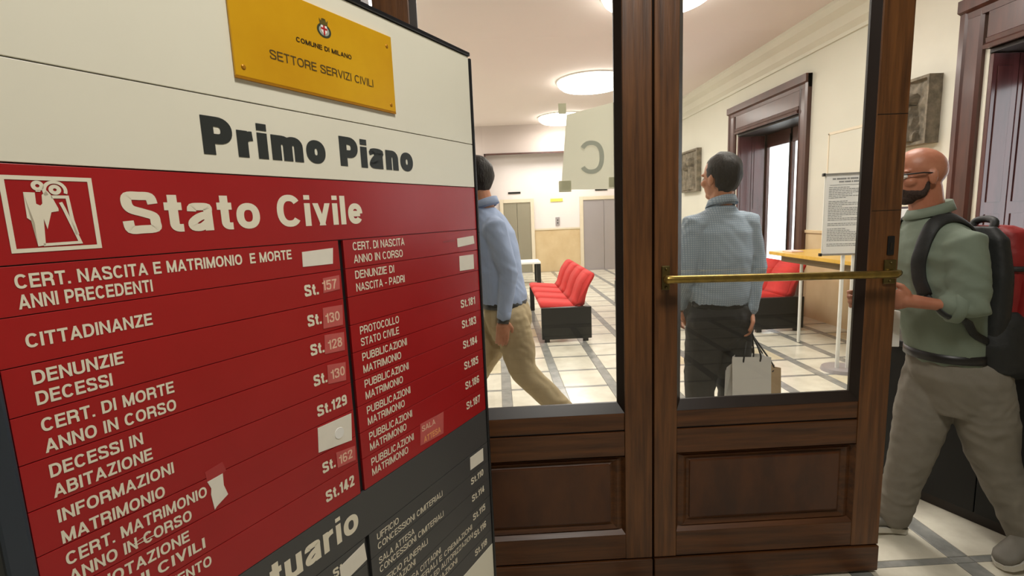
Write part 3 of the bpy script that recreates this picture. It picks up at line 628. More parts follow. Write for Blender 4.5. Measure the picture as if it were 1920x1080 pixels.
w4 = sticker([(-.1099, 1.4497), (-.0346, 1.4527), (-.0320, 1.4317), (-.1094, 1.4275)], STICK); w5 = sticker([(-.1046, 1.4048), (-.0392, 1.4039), (-.0398, 1.3654), (-.1055, 1.3671)], STICK)
w6 = sticker([(-.2967, 1.0346), (-.2086, 1.0318), (-.2140, .9784), (-.3020, .9845)], PINK); w6['label'] = 'faded pink sticker reading SALA ATTESA'
lettering('SALA', -.293, -.243, 1.0145, .013, mat('ink_peach', (238, 196, 170), .5), w6, -.0012, .01); lettering('ATTESA', -.288, -.225, .9865, .014, mat('ink_orange', (244, 170, 110), .5), w6, -.0012, .02)
sticker([(-.167, 1.4465), (-.118, 1.4475), (-.118, 1.4440), (-.167, 1.4432)], mat('tape_residue2', (150, 24, 28), .3), y=-.0005, th=.0003, name='tape_residue')
# dark grey block
g0 = strip(S_GREY, .8700, .967); lettering('Mortuario', -.8230, -.5010, .8985, .0525, S_INK, g0, LY, .028)
gz = [.8700, .8140, .7615, .7085, .6555, .6025, .5560]
grt = [[('UFFICIO', -.3901, .8447), ('CONCESSIONI CIMITERIALI', -.2330, .8230)], [('SALA ATTESA', -.3433, .7900), ('CONCESSIONI CIMITERIALI', -.2340, .7697)], [('UFFICIO FUNERALI', -.3000, .7370), ('CREMAZIONI', -.3470, .7160)],
       [('SALA ATTESA CITTADINI', -.2543, .6840), ('UFFICIO FUNERALI E CREMAZIONI', -.1159, .6620)], [('PRATICHE PRIVATE ED AUTORIZZAZIONI', -.1130, .6370), ('FUNERALI E CREMAZIONI', -.1900, .6130)], [('UFFICIO CREMAZIONI', -.25, .5800)]]
gn = [None, '110', '114', '115', '116', '118']; gb = [0, .7853, .7356, .6805, .6279, .5734]
for k in range(6):
    strip(S_GREY, gz[k + 1], gz[k], UL, UD0, .0005); r = strip(S_GREY, gz[k + 1], gz[k], UD1, UR, .0005)
    for (t, u1, zb) in grt[k]: lettering(t, -.4560, u1, zb, .0145, S_INK, r, LY, .004)
    if gn[k]: lettering('St.' + gn[k], -.1080, -.0460, gb[k], .0185, S_INK, r, LY, .025)
lettering('St.', -.5720, -.5425, .8385, .019, S_INK, sg, LY, .035)
sticker([(-.1061, .8637), (-.0420, .8621), (-.0427, .8255), (-.1079, .8285)], STICK)
sticker([(-.5558, .8521), (-.4917, .8618), (-.4880, .8229), (-.5548, .8148)], STICK)
strip(S_CREAM, .1050, .5560)
# gold plaque
pq = bx('plaque', GOLD, (-.6546, -.3080, -.0045, -.0003, 1.7225, 1.8700), sg, .0012); pq['label'] = 'gold coloured metal plaque with black lettering'
bx('plaque_lower_edge', GOLDD, (-.6546, -.3080, -.0042, -.0002, 1.7190, 1.7226), pq)
lettering('COMUNE DI MILANO', -.5416, -.4214, 1.7992, .0078, BLACKL, pq, -.0050, .015)
lettering('SETTORE SERVIZI CIVILI', -.5941, -.3696, 1.7600, .0140, mat('engraved_brown', (84, 66, 24), .5), pq, -.0050, -.004)
for (u, z) in ((-.6413, 1.7364), (-.3225, 1.8484), (-.3215, 1.7350), (-.6413, 1.8560)):
    bm = bmesh.new(); bmesh.ops.create_uvsphere(bm, u_segments=10, v_segments=6, radius=.0040, matrix=Matrix.Translation((u, -.0046, z)) @ Matrix.Diagonal((1, .4, 1, 1))); link('screw', bm, GOLDD, pq, True)
# city crest: shield with red cross in a dark laurel ring under a crown
ec = (-.4808, 1.8330)
bm = bmesh.new(); bmesh.ops.create_circle(bm, cap_ends=True, segments=24, radius=.0092, matrix=Matrix.Translation((ec[0], -.0047, ec[1])) @ Matrix.Diagonal((1.3, 1, 1.12, 1)) @ Matrix.Rotation(math.pi / 2, 4, 'X')); link('crest_field', bm, mat('crest_grey', (168, 172, 160), .5), pq)
o = ring2d(ec, .0086, .0118, pq, mat('crest_green', (52, 60, 40), .5), y=-.0049, name='laurel_ring'); 
for v in o.data.vertices: v.co.x = ec[0] + (v.co.x - ec[0]) * 1.3
poly([(ec[0] - .0065, ec[1] + .0085), (ec[0] + .0065, ec[1] + .0085), (ec[0] + .0065, ec[1] - .001), (ec[0], ec[1] - .0085), (ec[0] - .0065, ec[1] - .001)], PAPER, pq, -.0051, 'crest_shield')
CR = mat('crest_red', (186, 30, 26), .5)
poly([(ec[0] - .0018, ec[1] + .0085), (ec[0] + .0018, ec[1] + .0085), (ec[0] + .0018, ec[1] - .0062), (ec[0], ec[1] - .0085), (ec[0] - .0018, ec[1] - .0062)], CR, pq, -.0053, 'crest_cross'); poly([(ec[0] - .0065, ec[1] + .0045), (ec[0] + .0065, ec[1] + .0045), (ec[0] + .0065, ec[1] + .0012), (ec[0] - .0065, ec[1] + .0012)], CR, pq, -.0053, 'crest_cross')
cr = [(-.0080, .0092), (-.0095, .0190), (-.0055, .0145), (-.004, .0195), (-.001, .0150), (0, .0200), (.001, .0150), (.004, .0195), (.0055, .0145), (.0095, .0190), (.0080, .0092)]
poly([(ec[0] + a, ec[1] + b) for a, b in cr], mat('crest_crown', (96, 84, 30), .5), pq, -.0052, 'crest_crown')

# ================================================================= ROOM FURNISHINGS
for i, (x, y) in enumerate(ROOM_LAMPS):
    t = empty('ceiling_lamp', (x, y, ZC))
    bm = bmesh.new(); prf = [(.60, 0), (.60, -.018), (.585, -.02), (.57, -.02)]
    prev = None; n = 40
    for (r, z) in prf:
        cur = [bm.verts.new((r * math.cos(2 * math.pi * k / n), r * math.sin(2 * math.pi * k / n), z)) for k in range(n)]
        if prev:
            for k in range(n): bm.faces.new((prev[k], prev[(k + 1) % n], cur[(k + 1) % n], cur[k]))
        prev = cur
    bmesh.ops.recalc_face_normals(bm, faces=bm.faces); link('rim', bm, WHITE, t, True)
    bm = bmesh.new(); prev = None
    for (r, z) in ((.575, -.018), (.565, -.07), (.50, -.12), (.3, -.145), (.02, -.15)):
        cur = [bm.verts.new((r * math.cos(2 * math.pi * k / n), r * math.sin(2 * math.pi * k / n), z)) for k in range(n)]
        if prev:
            for k in range(n): bm.faces.new((prev[k], prev[(k + 1) % n], cur[(k + 1) % n], cur[k]))
        prev = cur
    bm.faces.new(prev); bmesh.ops.recalc_face_normals(bm, faces=bm.faces); link('diffuser', bm, LAMPM, t, True)
    lab = ['round glowing ceiling lamp just inside the doors, above the picture', 'round glowing ceiling lamp second from the doors, cut by the top of the picture', 'round glowing ceiling lamp in mid room above the taped paper', 'round glowing ceiling lamp farthest back, close to the elevators',
           'round ceiling lamp hidden behind the sign, nearest the doors', 'round ceiling lamp hidden behind the sign, mid room', 'round ceiling lamp hidden behind the sign, farthest back'][i]
    tag(t, lab, 'ceiling lamp', 'round lamps on the waiting room ceiling')
def bench(name, x0, x1, y0, y1, nseat, label, near_panel=True, back=True):
    t = empty(name, ((x0 + x1) / 2, y0, 0)); cx = (x0 + x1) / 2; hw = (x1 - x0) / 2
    L = y1 - y0; n = nseat; sl = (L - .06) / n
    for k in range(n):
        ya = .04 + k * sl; bm = bmesh.new()
        # seat: profile in X-Z, extruded in Y
        pr = [(-hw - .0, .40), (-hw - .01, .43), (-hw + .03, .452), (-hw + .2, .435), (hw - .18, .415), (hw - .10, .43), (hw - .10, .385), (-hw + .03, .375)]
        lo = [bm.verts.new((p[0], ya + .004, p[1])) for p in pr]; hi = [bm.verts.new((p[0], ya + sl - .004, p[1])) for p in pr]
        bm.faces.new(lo); bm.faces.new(hi)
        for q in range(len(pr)): bm.faces.new((lo[q], lo[(q + 1) % len(pr)], hi[(q + 1) % len(pr)], hi[q]))
        bmesh.ops.recalc_face_normals(bm, faces=bm.faces); bmesh.ops.bevel(bm, geom=list(bm.edges), offset=.008, segments=2, affect='EDGES'); link('seat', bm, REDF, t, True)
        if back:
            bm = bmesh.new()
            pr = [(hw - .20, .40), (hw - .15, .46), (hw - .12, .56), (hw - .08, .67), (hw - .01, .77), (hw + .04, .80), (hw + .075, .785), (hw + .06, .74), (hw + .0, .64), (hw - .04, .52), (hw - .06, .41)]
            lo = [bm.verts.new((p[0], ya + .004, p[1])) for p in pr]; hi = [bm.verts.new((p[0], ya + sl - .004, p[1])) for p in pr]
            bm.faces.new(lo); bm.faces.new(hi)
            for q in range(len(pr)): bm.faces.new((lo[q], lo[(q + 1) % len(pr)], hi[(q + 1) % len(pr)], hi[q]))
            bmesh.ops.recalc_face_normals(bm, faces=bm.faces); bmesh.ops.bevel(bm, geom=list(bm.edges), offset=.012, segments=3, affect='EDGES'); link('backrest', bm, REDF, t, True)
    bx('beam', BLACKP, (-.04, .04, .02, L - .02, .30, .375), t, .004)
    bx('end_panel', BLACKP, (-hw, hw + .01, -.03, .03, .035, .415), t, .006)
    for (sx) in (-hw + .06, hw - .06): bx('foot', BLACKP, (sx - .03, sx + .03, -.025, .025, 0, .036), t, .003)
    bx('leg', BLACKP, (-hw, -hw + .07, L - .05, L + .01, 0, .38), t, .004); bx('leg', BLACKP, (hw - .10, hw - .03, L - .05, L + .01, 0, .38), t, .004); bx('cross_rail', BLACKP, (-hw, hw - .03, L - .045, L + .005, .33, .379), t, .004)
    tag(t, label, 'bench', 'red waiting room benches'); return t
bench('waiting_bench', .48, 1.06, 5.74, 7.80, 4, 'red upholstered beam bench with black end panel standing before the elevators')
bench('waiting_bench', 1.90, 2.50, 6.25, 8.05, 4, 'red bench mostly hidden behind the middle door stiles, its seat edge showing')
bench('waiting_bench', 3.02, 3.60, 5.74, 7.80, 4, 'red bench with black end panel along the window wall under the bright window')
# low pale table near the left elevator
t = empty('low_table', (.56, 11.0, 0)); bx('table_top', WHITE, (-.36, .36, -.35, .35, .455, .50), t, .008)
for (a, b) in ((-.31, -.3), (.31, -.3), (-.31, .3), (.31, .3)): bx('leg', BLACKP, (a - .045, a + .045, b - .045, b + .045, 0, .456), t, .004)
tag(t, 'low white-topped table with black legs in front of the left elevator', 'table')
# yellow desk along the window wall
t = empty('writing_desk', (3.6, 4.8, 0))
prism('desk_top', YWOOD, [(-.50, -.95), (.49, -.95), (.49, .82), (-.10, .85), (-.47, .85), (-.50, .80)], .945, .98, t, 'Z', .004)
for (a, b) in ((-.36, .40), (.42, .40), (-.36, -.80), (.42, -.80)):
    tb('leg', WHITE, [(a, b, .02), (a, b, .94)], .016, t, 12)
bx('apron', mat('desk_apron', (120, 106, 80), .6), (-.40, .42, -.83, .72, .87, .944), t, .004)
tag(t, 'tall yellow laminate desk with white legs by the window wall', 'desk')
o = bx('loose_leaflet', mat('pink_leaflet', (244, 214, 208), .6), (3.20, 3.33, 5.32, 5.50, .981, .996), None, .002); tag(o, 'small pale pink leaflet stack lying on the far end of the yellow desk', 'leaflet')
# leaflet rack on the desk near end
t = empty('leaflet_rack', (3.62, 4.3, .98))
bx('back_board', CASE, (-.16, .16, .10, .12, 0, .46), t, .003); bx('side', YWOOD, (-.17, -.155, -.10, .12, 0, .30), t, .003); bx('side', YWOOD, (.155, .17, -.10, .12, 0, .30), t, .003)
bx('shelf', YWOOD, (-.155, .155, -.10, .10, .005, .02), t, .002); bx('shelf', YWOOD, (-.155, .155, -.08, .10, .10, .115), t, .002); bx('shelf', CASE, (-.155, .155, -.06, .10, .22, .25), t, .002)
tag(t, 'small wooden leaflet rack standing on the near end of the yellow desk', 'rack')
o = bx('leaflet_stack', PAPER, (3.49, 3.75, 4.25, 4.38, 1.232, 1.42), None, .004); tag(o, 'tall stack of white leaflets on the top shelf of the leaflet rack', 'leaflets', None)
o = bx('leaflet_stack', PAPER, (3.49, 3.75, 4.22, 4.38, 1.002, 1.05), None, .004); tag(o, 'flat white leaflet pile on the bottom shelf of the leaflet rack', 'leaflets', None)
# poster stand
t = empty('poster_stand', (3.0, 4.22, 0), math.radians(-12))
bx('sheet', PAPER, (-.17, .23, -.004, .0, 1.06, 1.73), t)
sh = bx('sheet_holder', WHITE, (-.18, .24, .001, .012, 1.05, 1.74), t, .003)
bx('top_clamp', CHROME, (-.19, .25, -.012, .014, 1.728, 1.748), t, .004); bx('bottom_clamp', CHROME, (-.19, .25, -.012, .014, 1.045, 1.063), t, .004)
for (a, z) in ((-.19, 1.738), (-.19, 1.054), (.25, 1.738), (.25, 1.054)): bx('corner_cap', BLACKP, (a - .01, a + .01, -.016, .016, z - .013, z + .013), t, .003)
for a in (.0, .085): tb('pole', WHITE, [(a, .02, .03), (a, .02, 1.70)], .016, t, 12)
bm = bmesh.new(); bmesh.ops.create_cone(bm, segments=32, radius1=.16, radius2=.15, depth=.03, cap_ends=True, matrix=Matrix.Translation((.04, .04, .0155))); link('base_plate', bm, STEEL, t, False)
tag(t, 'white notice stand on two silver-white tubes beside the yellow desk, a printed sheet in it', 'notice stand')
# rows of tiny print: each line of small characters
random.seed(3); z = 1.685; ink = bmesh.new(); first = True
hb = bmesh.new()
for q, (u0, u1, zz, hh) in enumerate(((-.12, .18, 1.692, .014), (-.07, .12, 1.668, .012), (-.14, .21, 1.646, .003))):
    x = u0
    while x < u1:
        wd = min(random.uniform(.006, .012), u1 - x) if hh > .004 else u1 - u0
        box(hb, x, x + wd * .8, -.0055, -.0042, zz, zz + hh); x += wd + (0.006 if random.random() < .15 else 0)
z = 1.625
while z > 1.10:
    end = .21 if random.random() < .75 else random.uniform(-.05, .15); x = -.145
    while x < end:
        wd = random.uniform(.008, .03); box(hb, x, min(x + wd, .212), -.0055, -.0042, z, z + .005); x += wd + .005
    z -= .0145 if random.random() < .85 else .03
o = link('printed_text', hb, INKG, t); o['kind'] = 'stuff'
# faint notice board on wall
t = bx('notice_board', WALL, (XR - .02, XR, 5.48, 6.12, 1.45, 2.33), None, .004); tag(t, 'pale blank board fixed flat on the cream wall above the notice stand', 'board')
for (y0, y1, z0, z1) in ((5.48, 6.12, 2.31, 2.34), (5.48, 5.50, 1.45, 2.33), (6.10, 6.12, 1.45, 2.33)): bx('edge_strip', STONEF, (XR - .027, XR - .019, y0, y1, z0, z1), t, .001)
# carved stone reliefs
def relief(name, y0, y1, z0, z1, th, label, seed):
    t = empty(name, (XR, (y0 + y1) / 2, z0)); W_, H_ = (y1 - y0), (z1 - z0)
    bm = bmesh.new(); nu, nv = 44, 50; g = []
    heads = [(-.16, .70, .10), (.14, .62, .09)] if seed == 1 else [(0, .68, .13)]
    for j in range(nv + 1):
        row = []
        for i in range(nu + 1):
            u = i / nu - .5; v = j / nv; h = .35
            e = min(i, nu - i, j, nv - j); border = e < 3
            if border: h = .55
            else:
                for (a, b, r) in heads:
                    d = math.hypot((u - a), (v - b) * H_ / W_ * .9) / r
                    if d < 1: h = max(h, .45 + .6 * math.sqrt(1 - d * d))
                    # shoulders and draped robe
                    d2 = abs(u - a) / (r * (1.0 + 1.6 * max(0, b - .12 - v)))
                    if v < b - .10 and d2 < 1: h = max(h, .40 + .38 * math.sqrt(1 - d2 * d2) + .05 * math.sin(u * 90 + v * 8))
                h += .08 * noise.noise(Vector((u * 9 + seed, v * 9, 0)))
            row.append(bm.verts.new((-th * h, u * W_ * (1 + .02 * noise.noise(Vector((v * 6, seed, 0)))), v * H_)))
        g.append(row)
    for j in range(nv):
        for i in range(nu): bm.faces.new((g[j][i], g[j][i + 1], g[j + 1][i + 1], g[j + 1][i]))
    rim = [g[0][i] for i in range(nu + 1)] + [g[j][nu] for j in range(1, nv + 1)] + [g[nv][i] for i in range(nu - 1, -1, -1)] + [g[j][0] for j in range(nv - 1, 0, -1)]
    bk = [bm.verts.new((-.002, v.co.y, v.co.z)) for v in rim]
    for i in range(len(rim)): bm.faces.new((rim[i], rim[(i + 1) % len(rim)], bk[(i + 1) % len(rim)], bk[i]))
    bm.faces.new(bk); bmesh.ops.recalc_face_normals(bm, faces=bm.faces); link('carved_slab', bm, STONE, t, False)
    tag(t, label, 'relief', None); return t
relief('stone_relief', 9.95, 10.85, 1.84, 2.68, .18, 'grey-brown carved stone relief on the wall beyond the window, left of the dark-haired man', 1)
relief('stone_relief', 4.60, 5.02, 2.01, 2.62, .24, 'dark carved stone relief on the wall above the bald man', 2)

# black counter right of the door opening
t = empty('black_counter', (2.15, 2.07, 0), math.atan2(-.925, .38))
# local x runs along its front from far to near, local y to the back (+X side)
bx('plinth', DARKW, (-.50, .62, .01, .52, 0, .05), t); CTR = mat('counter_black', (10, 10, 9), .55)
bx('front_panel', CTR, (-.50, -.0, .0, .02, .05, .77), t, .003); bx('front_panel', CTR, (.003, .62, .0, .02, .05, .77), t, .003)
bx('carcass', CTR, (-.49, .61, .021, .51, .05, .77), t); bx('counter_top', LEATH, (-.53, .65, -.02, .54, .77, .80), t, .006)
tag(t, 'dark blackish counter set at an angle behind the striding bald man', 'counter')

# ================================================================= PEOPLE
UP = Vector((0, 0, 1))
def V(*a): return Vector(a)
def basis(F):
    F = Vector(F).normalized(); L = UP.cross(F).normalized(); return F, L   # forward, person's left
def hand(bm, wrist, d, palm_n, side, curl=0.6, size=1.0):
    """palm + five bent fingers. d: direction of the hand, palm_n: direction the palm faces, side: +1 thumb towards palm_n x d"""
    d = Vector(d).normalized(); pn = Vector(palm_n); pn = (pn - d * pn.dot(d)).normalized(); s = d.cross(pn).normalized() * side
    w_ = Vector(wrist)
    ell(bm, w_ + d * .045 * size, d * .052 * size, s * .042 * size, pn * .017 * size, 2)
    tube(bm, [w_ - d * .02, w_ + d * .02], [.026 * size, .026 * size], 12)
    for k, (off, ln) in enumerate(((.030, .070), (.010, .078), (-.011, .073), (-.030, .058))):
        p = w_ + d * .083 * size + s * off * size; pts = [p - d * .02]; dr = d.copy(); pts.append(p)
        for q, fr in enumerate((.42, .32, .26)):
            a = curl * (.5 + .5 * q); dr = (dr * math.cos(a * .7) + pn * math.sin(a * .7)).normalized(); pts.append(pts[-1] + dr * ln * fr * size)
            pn_l = pn
        tube(bm, pts, [.0095 * size, .0092 * size, .0086 * size, .008 * size, .007 * size], 10)
    b = w_ + d * .022 * size + s * .030 * size; t1 = b + (s * .8 + d * .8 + pn * .25).normalized() * .034 * size; t2 = t1 + (d * 1.0 + pn * .35 + s * .15).normalized() * .028 * size; t3 = t2 + (d + pn * .5).normalized() * .022 * size
    tube(bm, [b, t1, t2, t3], [.014 * size, .0115 * size, .010 * size, .0085 * size], 10)
def head(bm, c, F, tilt=0.0, k=1.0):
    F, L = basis(F); U = (UP + F * tilt).normalized()
    def q(f, l, u): return Vector(c) + (F * f + L * l + U * u) * k
    ell(bm, q(-.012, 0, .030), F * .097 * k, L * .076 * k, U * .088 * k)           # cranium
    ell(bm, q(.012, 0, -.035), F * .076 * k, L * .062 * k, U * .080 * k)           # face
    ell(bm, q(.050, 0, -.088), F * .034 * k, L * .034 * k, U * .026 * k, 2)        # chin
    ell(bm, q(.020, .0, -.066), F * .060 * k, L * .055 * k, U * .036 * k, 2)       # jaw
    tube(bm, [q(.078, 0, .006), q(.096, 0, -.020), q(.100, 0, -.034)], [.009 * k, .011 * k, .013 * k], 10)  # nose
    ell(bm, q(.088, .0, -.038), F * .012 * k, L * .017 * k, U * .008 * k, 2)
    for s in (-1, 1):
        ell(bm, q(-.006, s * .078, -.012), F * .018 * k, L * .008 * k, U * .032 * k, 2)   # ear
        ell(bm, q(-.014, s * .083, -.002), F * .009 * k, L * .006 * k, U * .024 * k, 2)
        ell(bm, q(.070, s * .032, .018), F * .016 * k, L * .026 * k, U * .009 * k, 2)     # brow
        ell(bm, q(.058, s * .044, -.025), F * .024 * k, L * .022 * k, U * .020 * k, 2)    # cheek
    ell(bm, q(.080, 0, -.058), F * .011 * k, L * .024 * k, U * .0055 * k, 2); ell(bm, q(.077, 0, -.070), F * .011 * k, L * .020 * k, U * .006 * k, 2)  # lips
    return q
def cap_hair(name, q, parent, k=1.0, thick=.010):
    bm = bmesh.new(); r = bmesh.ops.create_icosphere(bm, subdivisions=4, radius=1.0); c = q(-.014, 0, .030)
    F = (q(1, 0, 0) - q(0, 0, 0)); L = (q(0, 1, 0) - q(0, 0, 0)); U = (q(0, 0, 1) - q(0, 0, 0))
    for v in r['verts']:
        x, y, z = v.co; e = 1.0 + .05 * noise.noise(Vector((x * 3, y * 3, z * 3)))
        low = -.92 if x < -.1 else (-.30 if x < .42 else .42)
        s = 1.0 if z > low else .82
        if x > .42 and z < .42 + .2 * abs(y): s = .82
        thk = thick * (1 - .85 * max(0.0, min(1.0, x * 1.3)))
        zz = z * (.092 + thk) * e * s
        if z < 0 and x < -.1: zz *= 1.25
        v.co = c + F * x * (.097 + thk) * (e if x < 0 else 1.0) * s + L * y * (.076 + thk) * e * s + U * zz
    return link(name, bm, HAIR, parent, True)
def eyes(q, parent, k=1.0):
    for s in (-1, 1):
        bm = bmesh.new(); c = q(.074, s * .031, -.002); F = (q(1, 0, 0) - q(0, 0, 0)).normalized()
        ell(bm, c, V(.012, 0, 0), V(0, .012, 0), V(0, 0, .010), 2); e = link('eye', bm, WHITE, parent, True)
        bm = bmesh.new(); ell(bm, c + F * .009, V(.0055, 0, 0), V(0, .0055, 0), V(0, 0, .0055), 2); link('iris', bm, LEATH, e, True)
def torso(bm, rings, cap=True):
    """rings: (centre, F, half width, half depth)"""
    out = []
    for (c, F, hw, hd) in rings:
        F_, L_ = basis(F); out.append((Vector(c), L_ * hw, F_ * hd))
    ringloft(bm, out, 28, cap)
def shoe(parent, heel, toe, up=(0, 0, 1), mt=SHOE):
    heel, toe = Vector(heel), Vector(toe); d = (toe - heel).normalized(); up = Vector(up); up = (up - d * up.dot(d)).normalized(); s = d.cross(up)
    L_ = (toe - heel).length
    root = None
    bm = bmesh.new()
    rg = [(0.0, .026, .045), (.05, .035, .060), (.2, .037, .066), (.38, .038, .052), (.6, .046, .038), (.8, .047, .032), (.93, .036, .026), (1.0, .018, .018)]
    ringloft(bm, [(heel + d * L_ * a + up * (.022 + h * .5), s * w_, up * h * .62) for (a, w_, h) in rg], 18)
    bmesh.ops.recalc_face_normals(bm, faces=bm.faces); o = link('shoe', bm, mt, parent, True)
    bm = bmesh.new(); pts = [(-.01, .024), (.06, .037), (.3, .036), (.55, .046), (.8, .049), (.95, .036), (1.02, .014)]
    ol = [(a, w_) for a, w_ in pts] + [(a, -w_) for a, w_ in reversed(pts)]
    lo = [bm.verts.new(heel + d * L_ * a + s * w_ + up * .0) for a, w_ in ol]; hi = [bm.verts.new(heel + d * L_ * a + s * w_ + up * .024) for a, w_ in ol]
    bm.faces.new(lo); bm.faces.new(hi); n = len(ol)
    for i in range(n): bm.faces.new((lo[i], lo[(i + 1) % n], hi[(i + 1) % n], hi[i]))
    bmesh.ops.recalc_face_normals(bm, faces=bm.faces); link('sole', bm, SOLE, o)
def person(name, label, J, skin, shirt_m, trouser_m, shoe_m, leg_r, hair=True, sleeve='long', head_k=1.0, tuck=.012, wr=.006):
    root = empty(name, (J['pelvis'][0], J['pelvis'][1], 0)); bpy.context.view_layer.update(); inv = root.matrix_world.inverted()
    tmp = []
    g = lambda k: Vector(J[k])
    F = J['F']; F_, L_ = basis(F)
    neck, hd = g('neck'), g('head')
    # ---- body: head, neck, trunk, arms, legs, hands as one skin
    bm = bmesh.new(); q = head(bm, hd, J['HF'], J.get('tilt', 0), head_k)
    nb = q(-.022, 0, -.05); tube(bm, [neck - UP * .05, neck, nb], [.062, .058, .056], 16)
    torso(bm, [(g('pelvis') - UP * .06, F, .13, .09), (g('pelvis'), F, .145, .10), (g('belt'), F, .125, .095), (g('chest'), F, .145, .10), (g('sh'), F, .13, .075), (neck - UP * .02, F, .06, .055)])
    for s in ('L', 'R'):
        tube(bm, [g('sh' + s), g('el' + s), g('wr' + s)], [.042, .036, .026], 14)
        tube(bm, [g('hip' + s), g('kn' + s), g('an' + s)], [.070, .048, .038], 14)
        tube(bm, [g('an' + s), g('toe' + s).lerp(g('heel' + s), .45) + UP * .03], [.036, .026], 12)
        hand(bm, g('wr' + s), J['hd' + s], J['pn' + s], J['ts' + s], J.get('curl' + s, .6))
    body = fuse('body', bm, skin, None, .0052, 2); tmp.append(body)
    # ---- shirt
    bm = bmesh.new(); R = J['torso']
    torso(bm, [(Vector(c), f, a, b) for (c, f, a, b) in R])
    for s in ('L', 'R'):
        sh, el, wrp = g('sh' + s), g('el' + s), g('wr' + s)
        inn = sh.lerp(g('sh'), .55)
        if sleeve == 'long': pts = [inn, sh, sh.lerp(el, .5), el, el.lerp(wrp, .5), el.lerp(wrp, .93)]; rr = [.060, .066, .060, .052, .044, .036]
        else: pts = [inn, sh, sh.lerp(el, .5), el, el.lerp(wrp, .28)]; rr = [.062, .070, .066, .062, .054]
        tube(bm, pts, rr, 18)
    o = fuse('shirt', bm, shirt_m, None, .0085, 3, wr, .085); tmp.append(o)
    # collar
    bm = bmesh.new(); n = 28; HF_, HL_ = basis(J['HF']); base = neck + UP * .0
    rings = []
    for (r, z, f) in ((.064, -.03, 0), (.062, .0, 0), (.063, .020, 0), (.069, .019, 0), (.082, -.018, 0)):
        rings.append([bm.verts.new(base + F_ * (math.cos(a) * r * 1.02 - .006) + L_ * math.sin(a) * r * .98 + UP * (z + .012 - .020 * math.cos(a))) for a in [2 * math.pi * i / n for i in range(n)]])
    for a_, b_ in zip(rings[:-1], rings[1:]):
        for i in range(n): bm.faces.new((a_[i], a_[(i + 1) % n], b_[(i + 1) % n], b_[i]))
    bmesh.ops.recalc_face_normals(bm, faces=bm.faces); o = link('collar', bm, shirt_m, None, True); sm = o.modifiers.new('s', 'SOLIDIFY'); sm.thickness = .003; tmp.append(o)
    # cuffs
    for s in ('L', 'R'):
        el, wrp = g('el' + s), g('wr' + s)
        if sleeve == 'long': a_, b_, r_ = el.lerp(wrp, .80), el.lerp(wrp, .97), .036
        else: a_, b_, r_ = el.lerp(wrp, .16), el.lerp(wrp, .36), .057
        bm = bmesh.new(); d_, u_, v_ = frame_of(b_ - a_); ringloft(bm, [(a_, u_ * r_ * 1.02, v_ * r_ * 1.02), (a_.lerp(b_, .1), u_ * r_ * 1.10, v_ * r_ * 1.10), (a_.lerp(b_, .9), u_ * r_ * 1.06, v_ * r_ * 1.06), (b_, u_ * r_ * .95, v_ * r_ * .95)], 20)
        bmesh.ops.recalc_face_normals(bm, faces=bm.faces); tmp.append(link('cuff', bm, shirt_m, None, True))
    # ---- trousers
    bm = bmesh.new(); torso(bm, [(Vector(c), f, a, b) for (c, f, a, b) in J['hips']])
    for s in ('L', 'R'):
        hp, kn, an = g('hip' + s), g('kn' + s), g('an' + s)
        pts = spline([hp, hp.lerp(kn, .55), kn, kn.lerp(an, .5), an], 4); n = len(pts); rr = []
        for i in range(n):
            t_ = i / (n - 1); k = t_ * (len(leg_r) - 1); a = int(min(k, len(leg_r) - 2)); rr.append(leg_r[a] + (leg_r[a + 1] - leg_r[a]) * (k - a))
        tube(bm, pts, rr, 20)
    tmp.append(fuse('trousers', bm, trouser_m, None, .0085, 3, wr * 1.1, .075))
    # ---- belt
    c, f, a, b = J['beltring']; bm = bmesh.new(); f_, l_ = basis(f); tl = Vector(J.get('belttilt', (0, 0, 0)))
    ringloft(bm, [(Vector(c) - UP * .018, l_ * (a - .006), f_ * (b - .006) + tl * b), (Vector(c) - UP * .017, l_ * a, f_ * b + tl * b), (Vector(c) + UP * .017, l_ * a, f_ * b + tl * b), (Vector(c) + UP * .018, l_ * (a - .006), f_ * (b - .006) + tl * b)], 32)
    bmesh.ops.recalc_face_normals(bm, faces=bm.faces); tmp.append(link('belt', bm, LEATH, None, True))
    if hair: tmp.append(cap_hair('hair', q, None, head_k))
    for o in tmp: keep_world(o, root)
    for e in ('L', 'R'):
        before = set(bpy.data.objects); shoe(None, J['heel' + e], J['toe' + e], J.get('up' + e, (0, 0, 1)), shoe_m)
        for o in set(bpy.data.objects) - before:
            if o.parent is None: keep_world(o, root)
    before = set(bpy.data.objects); eyes(q, None, head_k)
    for o in set(bpy.data.objects) - before:
        if o.parent is None: keep_world(o, root)
    tag(root, label, 'person'); return root, q

